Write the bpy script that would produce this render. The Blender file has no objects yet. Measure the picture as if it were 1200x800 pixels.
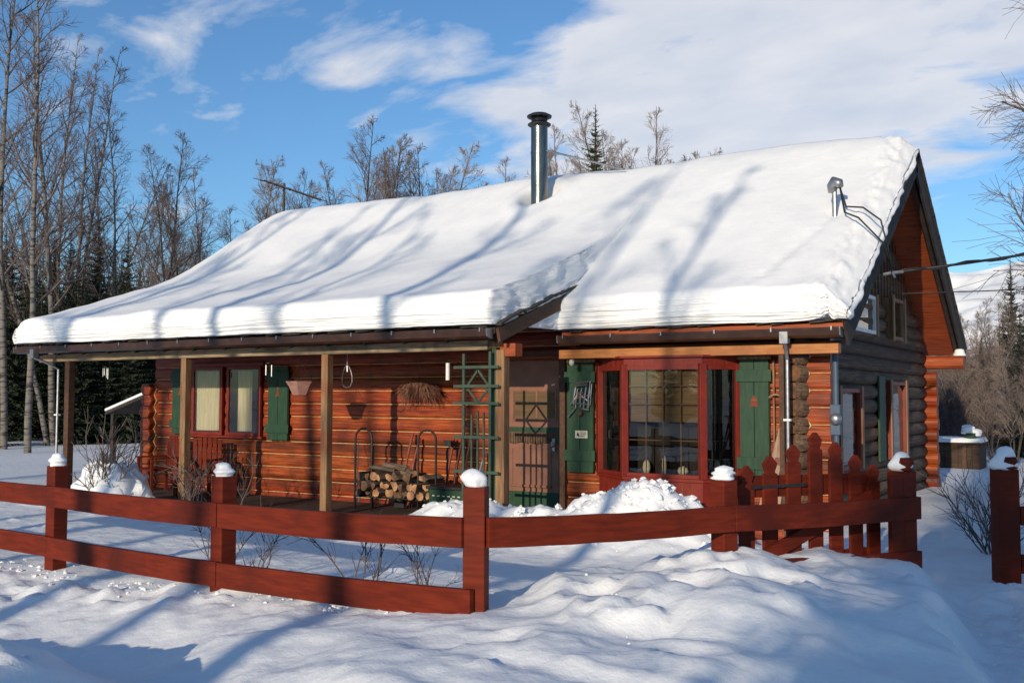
import bpy, math, random
import numpy as np
from math import sin, cos, pi, radians, sqrt, atan2, tan
from mathutils import Vector, Matrix

# ------------------------------------------------------------------ camera, sky, sun
S = bpy.context.scene
COL = S.collection
YAW, PITCH, ROLL = radians(32.15), radians(3.07), radians(.123)
CAM = Vector((6.406, -9.982, 1.6))
fw = Vector((-sin(YAW)*cos(PITCH), cos(YAW)*cos(PITCH), sin(PITCH)))
rt = Vector((cos(YAW), sin(YAW), 0)); up = rt.cross(fw)
rt, up = rt*cos(ROLL)+up*sin(ROLL), up*cos(ROLL)-rt*sin(ROLL)
cam = bpy.data.cameras.new('camera'); camo = bpy.data.objects.new('camera', cam); COL.objects.link(camo)
cam.sensor_width = 36; cam.lens = 36.06; cam.clip_start = .1; cam.clip_end = 20000
camo.matrix_world = Matrix(((rt.x, up.x, -fw.x, CAM.x), (rt.y, up.y, -fw.y, CAM.y), (rt.z, up.z, -fw.z, CAM.z), (0, 0, 0, 1)))
S.camera = camo
SUN_AZ, SUN_EL = radians(-7.0), radians(14.0)     # travel direction, measured from +Y towards +X
S.view_settings.view_transform = 'Standard'; S.view_settings.look = 'None'
S.view_settings.gamma = 1; S.view_settings.use_curve_mapping = False
S.view_settings.exposure = -0.24
sd = bpy.data.lights.new('sun', 'SUN'); so = bpy.data.objects.new('sun', sd); COL.objects.link(so)
sd.energy = 4.7; sd.angle = radians(.45); sd.color = (1, .85, .63)
trav = Vector((sin(SUN_AZ)*cos(SUN_EL), cos(SUN_AZ)*cos(SUN_EL), -sin(SUN_EL)))
so.rotation_euler = trav.to_track_quat('-Z', 'Y').to_euler()

W = bpy.data.worlds.new('World'); S.world = W; W.use_nodes = True
nt = W.node_tree; nt.nodes.clear()
def wn(t, **k):
    n = nt.nodes.new(t)
    for a, b in k.items(): setattr(n, a, b)
    return n
wl = nt.links.new
out = wn('ShaderNodeOutputWorld'); bg = wn('ShaderNodeBackground'); bg.inputs[1].default_value = .14
sky = wn('ShaderNodeTexSky', sky_type='NISHITA'); sky.sun_disc = False
sky.sun_elevation = SUN_EL; sky.sun_rotation = radians(180)+SUN_AZ; sky.air_density = 1.0; sky.dust_density = .3; sky.ozone_density = 2.5
tc = wn('ShaderNodeTexCoord'); nrm = wn('ShaderNodeVectorMath', operation='NORMALIZE'); wl(tc.outputs['Generated'], nrm.inputs[0])
sep = wn('ShaderNodeSeparateXYZ'); wl(nrm.outputs[0], sep.inputs[0])
def wm(op, a, b=None, c=None, clamp=False):
    n = wn('ShaderNodeMath', operation=op, use_clamp=clamp)
    for i, v in enumerate((a, b, c)):
        if v is None: continue
        if isinstance(v, (int, float)): n.inputs[i].default_value = v
        else: wl(v, n.inputs[i])
    return n.outputs[0]
den = wm('ADD', sep.outputs[2], .22)
cx_ = wm('DIVIDE', sep.outputs[0], den); cy_ = wm('DIVIDE', sep.outputs[1], den)
cmb = wn('ShaderNodeCombineXYZ'); wl(cx_, cmb.inputs[0]); wl(cy_, cmb.inputs[1])
mp = wn('ShaderNodeMapping'); mp.inputs['Rotation'].default_value = (0, 0, radians(20)); mp.inputs['Scale'].default_value = (2.2, 3.6, 1); mp.inputs['Location'].default_value = (3.1, 1.7, 0); wl(cmb.outputs[0], mp.inputs[0])
nz = wn('ShaderNodeTexNoise'); nz.inputs['Scale'].default_value = 1.5; nz.inputs['Detail'].default_value = 9; nz.inputs['Roughness'].default_value = .56; nz.inputs['Distortion'].default_value = .35; wl(mp.outputs[0], nz.inputs['Vector'])
def blob(d, sharp, amt):
    n = wn('ShaderNodeVectorMath', operation='DOT_PRODUCT'); wl(nrm.outputs[0], n.inputs[0]); n.inputs[1].default_value = Vector(d).normalized()
    x = wm('SUBTRACT', n.outputs['Value'], 1.0); x = wm('MULTIPLY', x, sharp); x = wm('EXPONENT', x)
    return wm('MULTIPLY', x, amt)
def pdir(px, py):
    return fw + rt*((px-600)/1202) - up*((py-400)/1202)
field = nz.outputs[0]
for px, py, sh, am in ((930, 50, 50, .24), (1000, 120, 120, .12), (760, 90, 150, .12), (1150, 40, 90, .10), (640, 190, 400, .16), (500, 82, 1600, .15), (390, 95, 1500, .13), (540, 75, 2500, .12), (270, 138, 2500, .19), (285, 15, 500, .19), (215, 45, 1500, .16), (430, 15, 900, .13), (235, 95, 1500, -.10), (330, 110, 900, -.08), (225, 108, 6000, .15), (590, 110, 2500, .10), (1130, 215, 1500, .10), (820, 180, 200, .10), (60, 30, 300, .08), (480, 175, 1500, .10),
                       (1105, 235, 500, -.14), (1120, 180, 900, -.08), (600, 60, 500, -.08), (700, 10, 600, .05), (1140, 290, 1200, -.25), (60, 140, 90, -.08), (380, 170, 200, -.07)):
    field = wm('ADD', field, blob(pdir(px, py), sh, am))
cr = wn('ShaderNodeValToRGB'); wl(field, cr.inputs[0])
cr.color_ramp.elements[0].position = .55; cr.color_ramp.elements[0].color = (0, 0, 0, 1)
cr.color_ramp.elements[1].position = .76; cr.color_ramp.elements[1].color = (.85, .85, .85, 1)
nz2 = wn('ShaderNodeTexNoise'); nz2.inputs['Scale'].default_value = 2.2; nz2.inputs['Detail'].default_value = 5; wl(mp.outputs[0], nz2.inputs['Vector'])
ccol = wn('ShaderNodeMix', data_type='RGBA'); wl(nz2.outputs[0], ccol.inputs[0])
ccol.inputs[6].default_value = (4.6, 5.1, 6.1, 1); ccol.inputs[7].default_value = (8.2, 7.9, 7.7, 1)
skb = wn('ShaderNodeMix', data_type='RGBA', blend_type='MULTIPLY'); skb.inputs[0].default_value = 1; wl(sky.outputs[0], skb.inputs[6]); skb.inputs[7].default_value = (.74, 1.02, 1.26, 1)
mx = wn('ShaderNodeMix', data_type='RGBA'); wl(cr.outputs[0], mx.inputs[0]); wl(skb.outputs[2], mx.inputs[6]); wl(ccol.outputs[2], mx.inputs[7])
wl(mx.outputs[2], bg.inputs[0]); wl(bg.outputs[0], out.inputs[0])
S.cycles.max_bounces = 8; S.cycles.transparent_max_bounces = 12

# ------------------------------------------------------------------ materials
def newmat(name):
    m = bpy.data.materials.new(name); m.use_nodes = True
    n = m.node_tree; b = n.nodes['Principled BSDF']; return m, n, b
def nd(n, t, **k):
    x = n.nodes.new(t)
    for a, b in k.items(): setattr(x, a, b)
    return x
def noisy(name, c1, c2, scale=(1, 1, 1), nscale=6, rough=.7, bump=.2, bdist=.01, detail=6, metallic=0, lo=.35, hi=.65, spec=.4, c3=None, speck=None, space='Object', course=None, bscale=None):
    m, n, b = newmat(name); l = n.links.new
    t = nd(n, 'ShaderNodeTexCoord'); mpg = nd(n, 'ShaderNodeMapping'); mpg.inputs['Scale'].default_value = scale
    l(t.outputs[space], mpg.inputs[0])
    nz = nd(n, 'ShaderNodeTexNoise'); nz.inputs['Scale'].default_value = nscale; nz.inputs['Detail'].default_value = detail; l(mpg.outputs[0], nz.inputs['Vector'])
    r = nd(n, 'ShaderNodeValToRGB'); l(nz.outputs[0], r.inputs[0])
    r.color_ramp.elements[0].position = lo; r.color_ramp.elements[0].color = (*c1, 1)
    r.color_ramp.elements[1].position = hi; r.color_ramp.elements[1].color = (*c2, 1)
    col = r.outputs[0]
    if c3:
        n3 = nd(n, 'ShaderNodeTexNoise'); n3.inputs['Scale'].default_value = speck or 1.3; n3.inputs['Detail'].default_value = 4
        l(t.outputs[space], n3.inputs['Vector'])
        r3 = nd(n, 'ShaderNodeValToRGB'); r3.color_ramp.elements[0].position = .50; r3.color_ramp.elements[1].position = .68; l(n3.outputs[0], r3.inputs[0])
        mm = nd(n, 'ShaderNodeMix', data_type='RGBA'); l(r3.outputs[0], mm.inputs[0]); l(col, mm.inputs[6]); mm.inputs[7].default_value = (*c3, 1); col = mm.outputs[2]
    if course:
        sp = nd(n, 'ShaderNodeSeparateXYZ'); l(t.outputs[space], sp.inputs[0])
        q = nd(n, 'ShaderNodeMath', operation='DIVIDE'); l(sp.outputs[2], q.inputs[0]); q.inputs[1].default_value = course[0]
        q1 = nd(n, 'ShaderNodeMath', operation='ADD'); l(q.outputs[0], q1.inputs[0]); q1.inputs[1].default_value = course[1]
        fl = nd(n, 'ShaderNodeMath', operation='FLOOR'); l(q1.outputs[0], fl.inputs[0])
        # piecewise logs along the run
        wnz = nd(n, 'ShaderNodeTexWhiteNoise', noise_dimensions='1D'); l(fl.outputs[0], wnz.inputs['W'])
        hs = nd(n, 'ShaderNodeHueSaturation')
        mr = nd(n, 'ShaderNodeMapRange'); l(wnz.outputs[0], mr.inputs[0]); mr.inputs[3].default_value = .62; mr.inputs[4].default_value = 1.3
        l(mr.outputs[0], hs.inputs['Value']); l(col, hs.inputs['Color'])
        mr2 = nd(n, 'ShaderNodeMapRange'); l(wnz.outputs[1], mr2.inputs[0]); mr2.inputs[3].default_value = .488; mr2.inputs[4].default_value = .512
        l(mr2.outputs[0], hs.inputs['Hue'])
        col = hs.outputs[0]
    l(col, b.inputs['Base Color'])
    b.inputs['Roughness'].default_value = rough; b.inputs['Metallic'].default_value = metallic
    b.inputs['Specular IOR Level'].default_value = spec
    if bump:
        bp = nd(n, 'ShaderNodeBump'); bp.inputs['Strength'].default_value = bump; bp.inputs['Distance'].default_value = bdist
        if bscale:
            nb = nd(n, 'ShaderNodeTexNoise'); nb.inputs['Scale'].default_value = bscale; nb.inputs['Detail'].default_value = 11; nb.inputs['Roughness'].default_value = .62; l(mpg.outputs[0], nb.inputs['Vector']); l(nb.outputs[0], bp.inputs['Height'])
        else: l(nz.outputs[0], bp.inputs['Height'])
        l(bp.outputs[0], b.inputs['Normal'])
    return m
M = {}
M['snow'] = noisy('snow', (.80, .81, .83), (.86, .865, .87), nscale=3, rough=.62, bump=.6, bdist=.022, spec=.25, bscale=9)
M['roofsnow'] = noisy('roof_snow', (.83, .83, .84), (.87, .87, .87), nscale=3, rough=.6, bump=.35, bdist=.02, spec=.25, bscale=9)
M['log'] = noisy('stained_log', (.10, .015, .004), (.31, .056, .011), scale=(.8, 9, 16), nscale=3.2, rough=.5, bump=.25, bdist=.004, lo=.33, hi=.60, c3=(.13, .024, .007), speck=2.8, course=(.195, .0), spec=.35)
M['graylog'] = noisy('weathered_log', (.040, .025, .016), (.135, .082, .050), scale=(9, .8, 14), nscale=3, rough=.8, bump=.4, bdist=.006, c3=(.12, .050, .024), speck=1.5, course=(.195, .5))
M['logend'] = noisy('log_end', (.08, .036, .016), (.20, .085, .034), nscale=14, rough=.8, bump=.3, bdist=.006)
M['chink'] = noisy('chinking', (.46, .30, .15), (.62, .44, .26), nscale=20, rough=.8, bump=0)
M['red'] = noisy('red_paint', (.105, .012, .004), (.165, .020, .006), scale=(1.2, 1.2, 9), nscale=4, spec=.18, rough=.7, bump=.35, bdist=.004, c3=(.080, .011, .005), speck=2.2)
M['redtrim'] = noisy('red_trim', (.15, .013, .006), (.205, .019, .008), nscale=7, rough=.45, bump=.1, bdist=.002)
M['green'] = noisy('green_paint', (.010, .040, .019), (.019, .062, .030), scale=(6, 6, 1), nscale=5, rough=.6, bump=.15, bdist=.003)
M['greengrey'] = noisy('faded_green_paint', (.028, .055, .035), (.05, .08, .055), nscale=9, rough=.7, bump=.15, bdist=.003)
M['beam'] = noisy('cedar_beam', (.34, .12, .03), (.48, .19, .05), scale=(.8, 8, 10), nscale=4, rough=.55, bump=.15, bdist=.003, c3=(.30, .10, .03), speck=3)
M['oldbeam'] = noisy('weathered_beam', (.16, .115, .07), (.33, .24, .15), scale=(.8, 8, 10), nscale=4, rough=.75, bump=.3, bdist=.004, c3=(.10, .075, .05), speck=3)
M['post'] = noisy('pine_post', (.16, .085, .04), (.30, .17, .08), scale=(8, 8, .7), nscale=4, rough=.65, bump=.2, bdist=.003, c3=(.20, .07, .03), speck=2)
M['barge'] = noisy('bargeboard', (.06, .028, .016), (.10, .048, .026), scale=(4, 1, 4), nscale=5, rough=.7, bump=.3, bdist=.004)
M['soffit'] = noisy('soffit_boards', (.20, .036, .009), (.38, .078, .018), scale=(1, 12, 12), nscale=3, rough=.6, bump=.2, bdist=.004)
M['gutter'] = noisy('brown_gutter', (.035, .016, .011), (.055, .026, .018), nscale=8, rough=.4, bump=0)
M['galv'] = noisy('galvanised_metal', (.26, .26, .27), (.38, .38, .39), nscale=18, rough=.4, bump=.05, metallic=.8)
M['steel'] = noisy('stainless_flue', (.17, .155, .135), (.27, .25, .22), scale=(1, 1, .15), nscale=24, rough=.27, bump=.04, metallic=1.0)
M['black'] = noisy('black_metal', (.012, .012, .013), (.028, .027, .026), nscale=20, rough=.5, bump=.1)
M['shingle'] = noisy('asphalt_shingle', (.03, .028, .027), (.06, .055, .05), nscale=30, rough=.9, bump=.3)
M['doorpink'] = noisy('salmon_door', (.19, .082, .052), (.25, .11, .07), nscale=5, rough=.5, bump=.05)
M['curtain'] = noisy('curtain_cloth', (.42, .38, .27), (.54, .49, .36), scale=(14, 14, .5), nscale=4, rough=.9, bump=.1, bdist=.002)
M['shade'] = noisy('tan_window_shade', (.10, .062, .032), (.14, .088, .045), scale=(1, 1, 20), nscale=3, rough=.9, bump=.2)
M['inside'] = noisy('unlit_room_dark', (.010, .008, .007), (.02, .016, .013), nscale=3, rough=.9, bump=0)  # near-black colour standing for unlit rooms behind the glass
M['muntin'] = noisy('brown_muntin', (.07, .035, .018), (.11, .055, .028), nscale=9, rough=.5, bump=0)
M['bark'] = noisy('dark_bark', (.035, .028, .025), (.085, .068, .058), scale=(3, 3, .6), nscale=6, rough=.9, bump=.5, bdist=.02)
M['birch'] = noisy('birch_bark', (.035, .03, .027), (.17, .15, .13), scale=(1.5, 1.5, 7), nscale=2.5, rough=.8, bump=.3, bdist=.01, lo=.38, hi=.52)
M['twig'] = noisy('twigs', (.075, .055, .050), (.16, .12, .105), nscale=3, rough=.85, bump=0)
M['paletwig'] = noisy('pale_twigs', (.16, .12, .10), (.28, .22, .185), nscale=3, rough=.85, bump=0)
M['needle'] = noisy('spruce_needles', (.010, .019, .009), (.026, .040, .017), nscale=2.2, rough=.8, bump=0)
M['needle2'] = noisy('olive_needles', (.035, .045, .015), (.075, .080, .028), nscale=2.2, rough=.8, bump=0)
M['dry'] = noisy('dry_plant', (.08, .035, .022), (.19, .085, .055), nscale=12, rough=.9, bump=0)
M['cutwood'] = noisy('cut_wood', (.22, .10, .05), (.48, .27, .14), nscale=12, rough=.8, bump=.2)
M['woodbark'] = noisy('firewood_bark', (.06, .04, .03), (.20, .14, .10), scale=(6, 1, 6), nscale=5, rough=.9, bump=.5, bdist=.01)
M['shadeceil'] = noisy('shade_dark_boards', (.018, .011, .008), (.035, .022, .015), nscale=4, rough=.9, bump=.3)  # porch ceiling coloured extra dark to deepen the shade under it
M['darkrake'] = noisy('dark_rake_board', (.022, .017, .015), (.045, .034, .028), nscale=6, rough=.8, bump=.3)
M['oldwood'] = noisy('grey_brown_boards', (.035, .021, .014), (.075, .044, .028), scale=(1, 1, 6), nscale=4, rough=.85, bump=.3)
M['cream'] = noisy('cream_enamel', (.55, .52, .40), (.65, .60, .48), nscale=6, rough=.5, bump=0)
M['white'] = noisy('white_paint', (.68, .68, .66), (.78, .77, .75), nscale=9, rough=.5, bump=.05)
M['blue'] = noisy('blue_grey_conduit', (.045, .075, .12), (.07, .105, .16), nscale=6, rough=.45, bump=0)
M['brownred'] = noisy('brown_red_handle', (.14, .03, .02), (.2, .05, .03), nscale=6, rough=.5, bump=0)
M['pink'] = noisy('terracotta_basket', (.42, .20, .15), (.52, .27, .20), nscale=14, rough=.8, bump=.2)
M['skiwood'] = noisy('ski_wood', (.22, .12, .075), (.36, .22, .15), scale=(6, 6, 1), nscale=4, rough=.5, bump=.05)
M['bluebin'] = noisy('blue_plastic', (.06, .10, .19), (.08, .13, .23), nscale=5, rough=.5, bump=0)
M['concrete'] = noisy('concrete', (.22, .20, .18), (.32, .30, .27), nscale=12, rough=.9, bump=.3)
def glassmat(name, tint, refl):
    m = bpy.data.materials.new(name); m.use_nodes = True; n = m.node_tree; n.nodes.clear(); l = n.links.new
    o = nd(n, 'ShaderNodeOutputMaterial'); mxs = nd(n, 'ShaderNodeMixShader'); t = nd(n, 'ShaderNodeBsdfTransparent'); g = nd(n, 'ShaderNodeBsdfGlossy')
    t.inputs[0].default_value = (*tint, 1); g.inputs['Roughness'].default_value = .015; g.inputs[0].default_value = (.95, .95, .95, 1)
    fr = nd(n, 'ShaderNodeFresnel'); fr.inputs[0].default_value = refl
    tcn = nd(n, 'ShaderNodeTexCoord'); nn = nd(n, 'ShaderNodeTexNoise'); nn.inputs['Scale'].default_value = 1.7; l(tcn.outputs['Object'], nn.inputs['Vector'])
    b = nd(n, 'ShaderNodeBump'); b.inputs['Strength'].default_value = .12; b.inputs['Distance'].default_value = .02; l(nn.outputs[0], b.inputs['Height'])
    l(b.outputs[0], g.inputs['Normal'])
    l(fr.outputs[0], mxs.inputs[0]); l(t.outputs[0], mxs.inputs[1]); l(g.outputs[0], mxs.inputs[2]); l(mxs.outputs[0], o.inputs[0]); return m
M['glass'] = glassmat('window_glass', (.85, .87, .85), 1.75)
# mountain: snow with dark scrub on the lower slopes
def mountain_mat():
    m, n, b = newmat('mountain'); l = n.links.new
    t = nd(n, 'ShaderNodeTexCoord'); sp = nd(n, 'ShaderNodeSeparateXYZ'); l(t.outputs['Object'], sp.inputs[0])
    nn = nd(n, 'ShaderNodeTexNoise'); nn.inputs['Scale'].default_value = .022; nn.inputs['Detail'].default_value = 10; nn.inputs['Roughness'].default_value = .7; l(t.outputs['Object'], nn.inputs['Vector'])
    mr = nd(n, 'ShaderNodeMapRange'); l(sp.outputs[2], mr.inputs[0]); mr.inputs[1].default_value = 90; mr.inputs[2].default_value = 300; mr.inputs[3].default_value = .22; mr.inputs[4].default_value = -.30
    a = nd(n, 'ShaderNodeMath', operation='ADD'); l(nn.outputs[0], a.inputs[0]); l(mr.outputs[0], a.inputs[1])
    r = nd(n, 'ShaderNodeValToRGB'); l(a.outputs[0], r.inputs[0]); r.color_ramp.elements[0].position = .5; r.color_ramp.elements[0].color = (.80, .81, .84, 1)
    r.color_ramp.elements[1].position = .58; r.color_ramp.elements[1].color = (.16, .12, .11, 1)
    l(r.outputs[0], b.inputs['Base Color']); b.inputs['Roughness'].default_value = .9; return m
M['mountain'] = mountain_mat()

# ------------------------------------------------------------------ mesh helpers
class MB:
    def __init__(s): s.v = []; s.f = []; s.m = []; s.starts = []
    def add(s, vs, fs, m=0):
        s.starts.append((len(s.v), len(s.f))); o = len(s.v); s.v.extend(vs); s.f.extend([tuple(i+o for i in f) for f in fs]); s.m.extend([m]*len(fs)); return s
    def box(s, x0, x1, y0, y1, z0, z1, m=0):
        return s.add([(x0,y0,z0),(x1,y0,z0),(x1,y1,z0),(x0,y1,z0),(x0,y0,z1),(x1,y0,z1),(x1,y1,z1),(x0,y1,z1)],
                     [(0,3,2,1),(4,5,6,7),(0,1,5,4),(1,2,6,5),(2,3,7,6),(3,0,4,7)], m)
    def bar(s, a, b, w, h, m=0, upv=(0,0,1)):
        """rectangular bar from a to b; w across, h along upv"""
        a = Vector(a); b = Vector(b); d = (b-a).normalized(); u = Vector(upv); x = d.cross(u)
        if x.length < 1e-5: u = Vector((0,1,0)); x = d.cross(u)
        x.normalize(); u = x.cross(d).normalized()
        vs = []
        for p in (a, b):
            for i, j in ((-1,-1),(1,-1),(1,1),(-1,1)): vs.append(tuple(p+x*(w/2*i)+u*(h/2*j)))
        return s.add(vs, [(3,2,1,0),(4,5,6,7),(0,1,5,4),(1,2,6,5),(2,3,7,6),(3,0,4,7)], m)
    def tube(s, pts, rad, n=8, m=0, cap=True):
        P = [Vector(p) for p in pts]
        if isinstance(rad, (int, float)): rad = [rad]*len(P)
        s.starts.append((len(s.v), len(s.f))); o = len(s.v); ref = None
        for i, p in enumerate(P):
            d = (P[min(i+1, len(P)-1)]-P[max(i-1, 0)])
            if d.length < 1e-9: d = Vector((0,0,1))
            d.normalize()
            if ref is None or abs(ref.dot(d)) > .98: ref = Vector((0,0,1)) if abs(d.z) < .9 else Vector((1,0,0))
            x = d.cross(ref).normalized(); y = x.cross(d); ref = y
            for k in range(n):
                a = 2*pi*k/n; q = p+x*(rad[i]*cos(a))+y*(rad[i]*sin(a)); s.v.append((q.x, q.y, q.z))
        for i in range(len(P)-1):
            for k in range(n):
                a = o+i*n+k; b = o+i*n+(k+1) % n; s.f.append((a, b, b+n, a+n)); s.m.append(m)
        if cap:
            s.f.append(tuple(o+k for k in range(n))[::-1]); s.m.append(m)
            s.f.append(tuple(o+(len(P)-1)*n+k for k in range(n))); s.m.append(m)
        return s
    def prism(s, poly, fn, a, b, m=0):
        """poly: 2D points; fn(u,v,t)->xyz ; extruded t from a to b"""
        n = len(poly); vs = [fn(u, v, a) for u, v in poly]+[fn(u, v, b) for u, v in poly]
        return s.add(vs, [tuple(range(n))[::-1], tuple(range(n, 2*n))]+[(i, (i+1) % n, n+(i+1) % n, n+i) for i in range(n)], m)
    def lathe(s, prof, c=(0,0,0), n=16, m=0, jit=0, rnd=None):
        s.starts.append((len(s.v), len(s.f))); o = len(s.v)
        for r, z in prof:
            for k in range(n):
                a = 2*pi*k/n; q = r*(1+(rnd.uniform(-jit, jit) if jit else 0)); s.v.append((c[0]+q*cos(a), c[1]+q*sin(a), c[2]+z))
        for i in range(len(prof)-1):
            for k in range(n):
                a = o+i*n+k; b = o+i*n+(k+1) % n; s.f.append((a, b, b+n, a+n)); s.m.append(m)
        s.f.append(tuple(o+k for k in range(n))[::-1]); s.m.append(m)
        s.f.append(tuple(o+(len(prof)-1)*n+k for k in range(n))); s.m.append(m)
        return s
    def build(s, name, mats, parent=None, smooth=False, bevel=0, label=None, each=False):
        if each:
            r = None
            st = s.starts+[(len(s.v), len(s.f))]
            for (v0, f0), (v1, f1) in zip(st[:-1], st[1:]):
                q = MB(); q.v = s.v[v0:v1]; q.f = [tuple(i-v0 for i in f) for f in s.f[f0:f1]]; q.m = s.m[f0:f1]
                r = q.build(name, mats, parent, smooth, bevel, label)
            return r
        off = Vector((0,0,0)); p = parent
        while p is not None: off += Vector(p.location); p = p.parent
        me = bpy.data.meshes.new(name)
        vs = [(x-off.x, y-off.y, z-off.z) for x, y, z in s.v] if off.length > 0 else s.v
        me.from_pydata(vs, [], s.f)
        if not isinstance(mats, (list, tuple)): mats = [mats]
        for m in mats: me.materials.append(M[m])
        me.polygons.foreach_set('material_index', s.m)
        if smooth: me.polygons.foreach_set('use_smooth', [True]*len(s.f))
        me.update()
        o = bpy.data.objects.new(name, me); COL.objects.link(o)
        if parent is not None: o.parent = parent
        if bevel:
            b = o.modifiers.new('bevel', 'BEVEL'); b.width = bevel; b.segments = 2; b.limit_method = 'ANGLE'
        if label: o['label'] = label
        return o
def tag(o, label, cat, group=None, kind=None):
    o['label'] = label; o['category'] = cat
    if group: o['group'] = group
    if kind: o['kind'] = kind
    return o
def thing(name, loc, label, cat, group=None, kind=None):
    o = bpy.data.objects.new(name, None); COL.objects.link(o); o.location = loc; o.empty_display_size = .2
    return tag(o, label, cat, group, kind)
def copy_tree(o, parent=None):
    c = o.copy(); COL.objects.link(c); c.parent = parent
    for ch in [x for x in o.children]: copy_tree(ch, c)
    return c
def lerp(a, b, t): return a+(b-a)*t

# numpy value noise
_rs = np.random.RandomState(7); _T = _rs.rand(256, 256)
def vn(x, y, seed=0):
    x = np.asarray(x, float)+seed*17.3; y = np.asarray(y, float)+seed*9.1
    xi = np.floor(x).astype(int); yi = np.floor(y).astype(int); fx = x-xi; fy = y-yi
    fx = fx*fx*fx*(fx*(fx*6-15)+10); fy = fy*fy*fy*(fy*(fy*6-15)+10)
    g = lambda a, b: _T[a & 255, b & 255]
    return (g(xi, yi)*(1-fx)+g(xi+1, yi)*fx)*(1-fy)+(g(xi, yi+1)*(1-fx)+g(xi+1, yi+1)*fx)*fy
def fbm(x, y, oct=4, seed=0, gain=.5):
    s = 0; a = 1; t = 0
    for i in range(oct):
        s = s+a*(vn(x*2**i, y*2**i, seed+i)-.5); t += a; a *= gain
    return s/t*2

# ------------------------------------------------------------------ ground
CTRL = [(-2.42,-4.56,.13),(.8,-7.12,.46),(1.34,-7.14,.50),(1.8,-7.16,.50),(2.32,-7.26,.50),(2.74,-7.38,.46),(3.14,-7.52,.40),
        (-1.16,-5.62,.0),(-.59,-5.72,-.02),(.12,-5.86,-.03),(.8,-6.0,-.03),(1.5,-6.30,-.02),(-.3,-6.2,-.02),(.5,-6.4,-.02),(2.3,-6.72,.0),(3.0,-7.0,.10),(1.4,-6.6,.02),
        (-1.09,-5.32,.13),(.01,-5.48,.14),(1.12,-5.75,.20),(2.04,-6.05,.26),(2.75,-6.40,.26),(-1.72,-4.99,.16),(-.21,-5.2,.22),(.9,-5.35,.30),(2.29,-5.8,.34),(2.44,-5.5,.35),(3.24,-6.39,.36),(3.48,-6.07,.42),
        (1.31,-5.06,.30),(2.9,-5.38,.37),(3.12,-5.45,.42),(2.4,-5.25,.33),(3.33,-4.95,.50),(3.53,-4.44,.57),(3.67,-4.0,.58),(4.1,-3.62,.64),(3.82,-5.54,.50),(4.14,-5.04,.58),(4.52,-4.26,.58),(4.84,-4.06,.52),(5.16,-4.99,.44),(4.83,-5.2,.50),(4.46,-5.83,.50),
        (4.95,-3.0,.46),(4.6,-2.95,.54),(5.35,-4.77,.42),(4.29,-6.07,.44),(5.56,-5.11,.36),(3.9,-6.6,.38),(4.6,-6.6,.36),(5.4,-5.8,.30),(5.0,-2.6,.42),(5.15,-3.5,.42),
        (5.75,-1.75,.40),(6.0,-2.3,.46),(6.5,-1.6,.40),(5.45,-1.07,.11),(-1.34,-4.74,.20),(-4.3,-4.6,.08),(.95,-4.9,.27),(-1.3,-3.6,.10),(.9,-3.6,.10),(2.6,-3.6,.12),(3.1,-2.2,.12),(3.6,-1.0,.10),(4.4,-.8,.12),
        (2.2,-4.2,.20),(3.3,-4.0,.30),(5.2,-.6,.10),(6.6,-3.5,.20),(7.2,-2.2,.42),(6.2,-8.0,.0),(6.4,-9.0,.0),(4.2,-8.4,.1),(1,-8.4,.06)]
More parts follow.
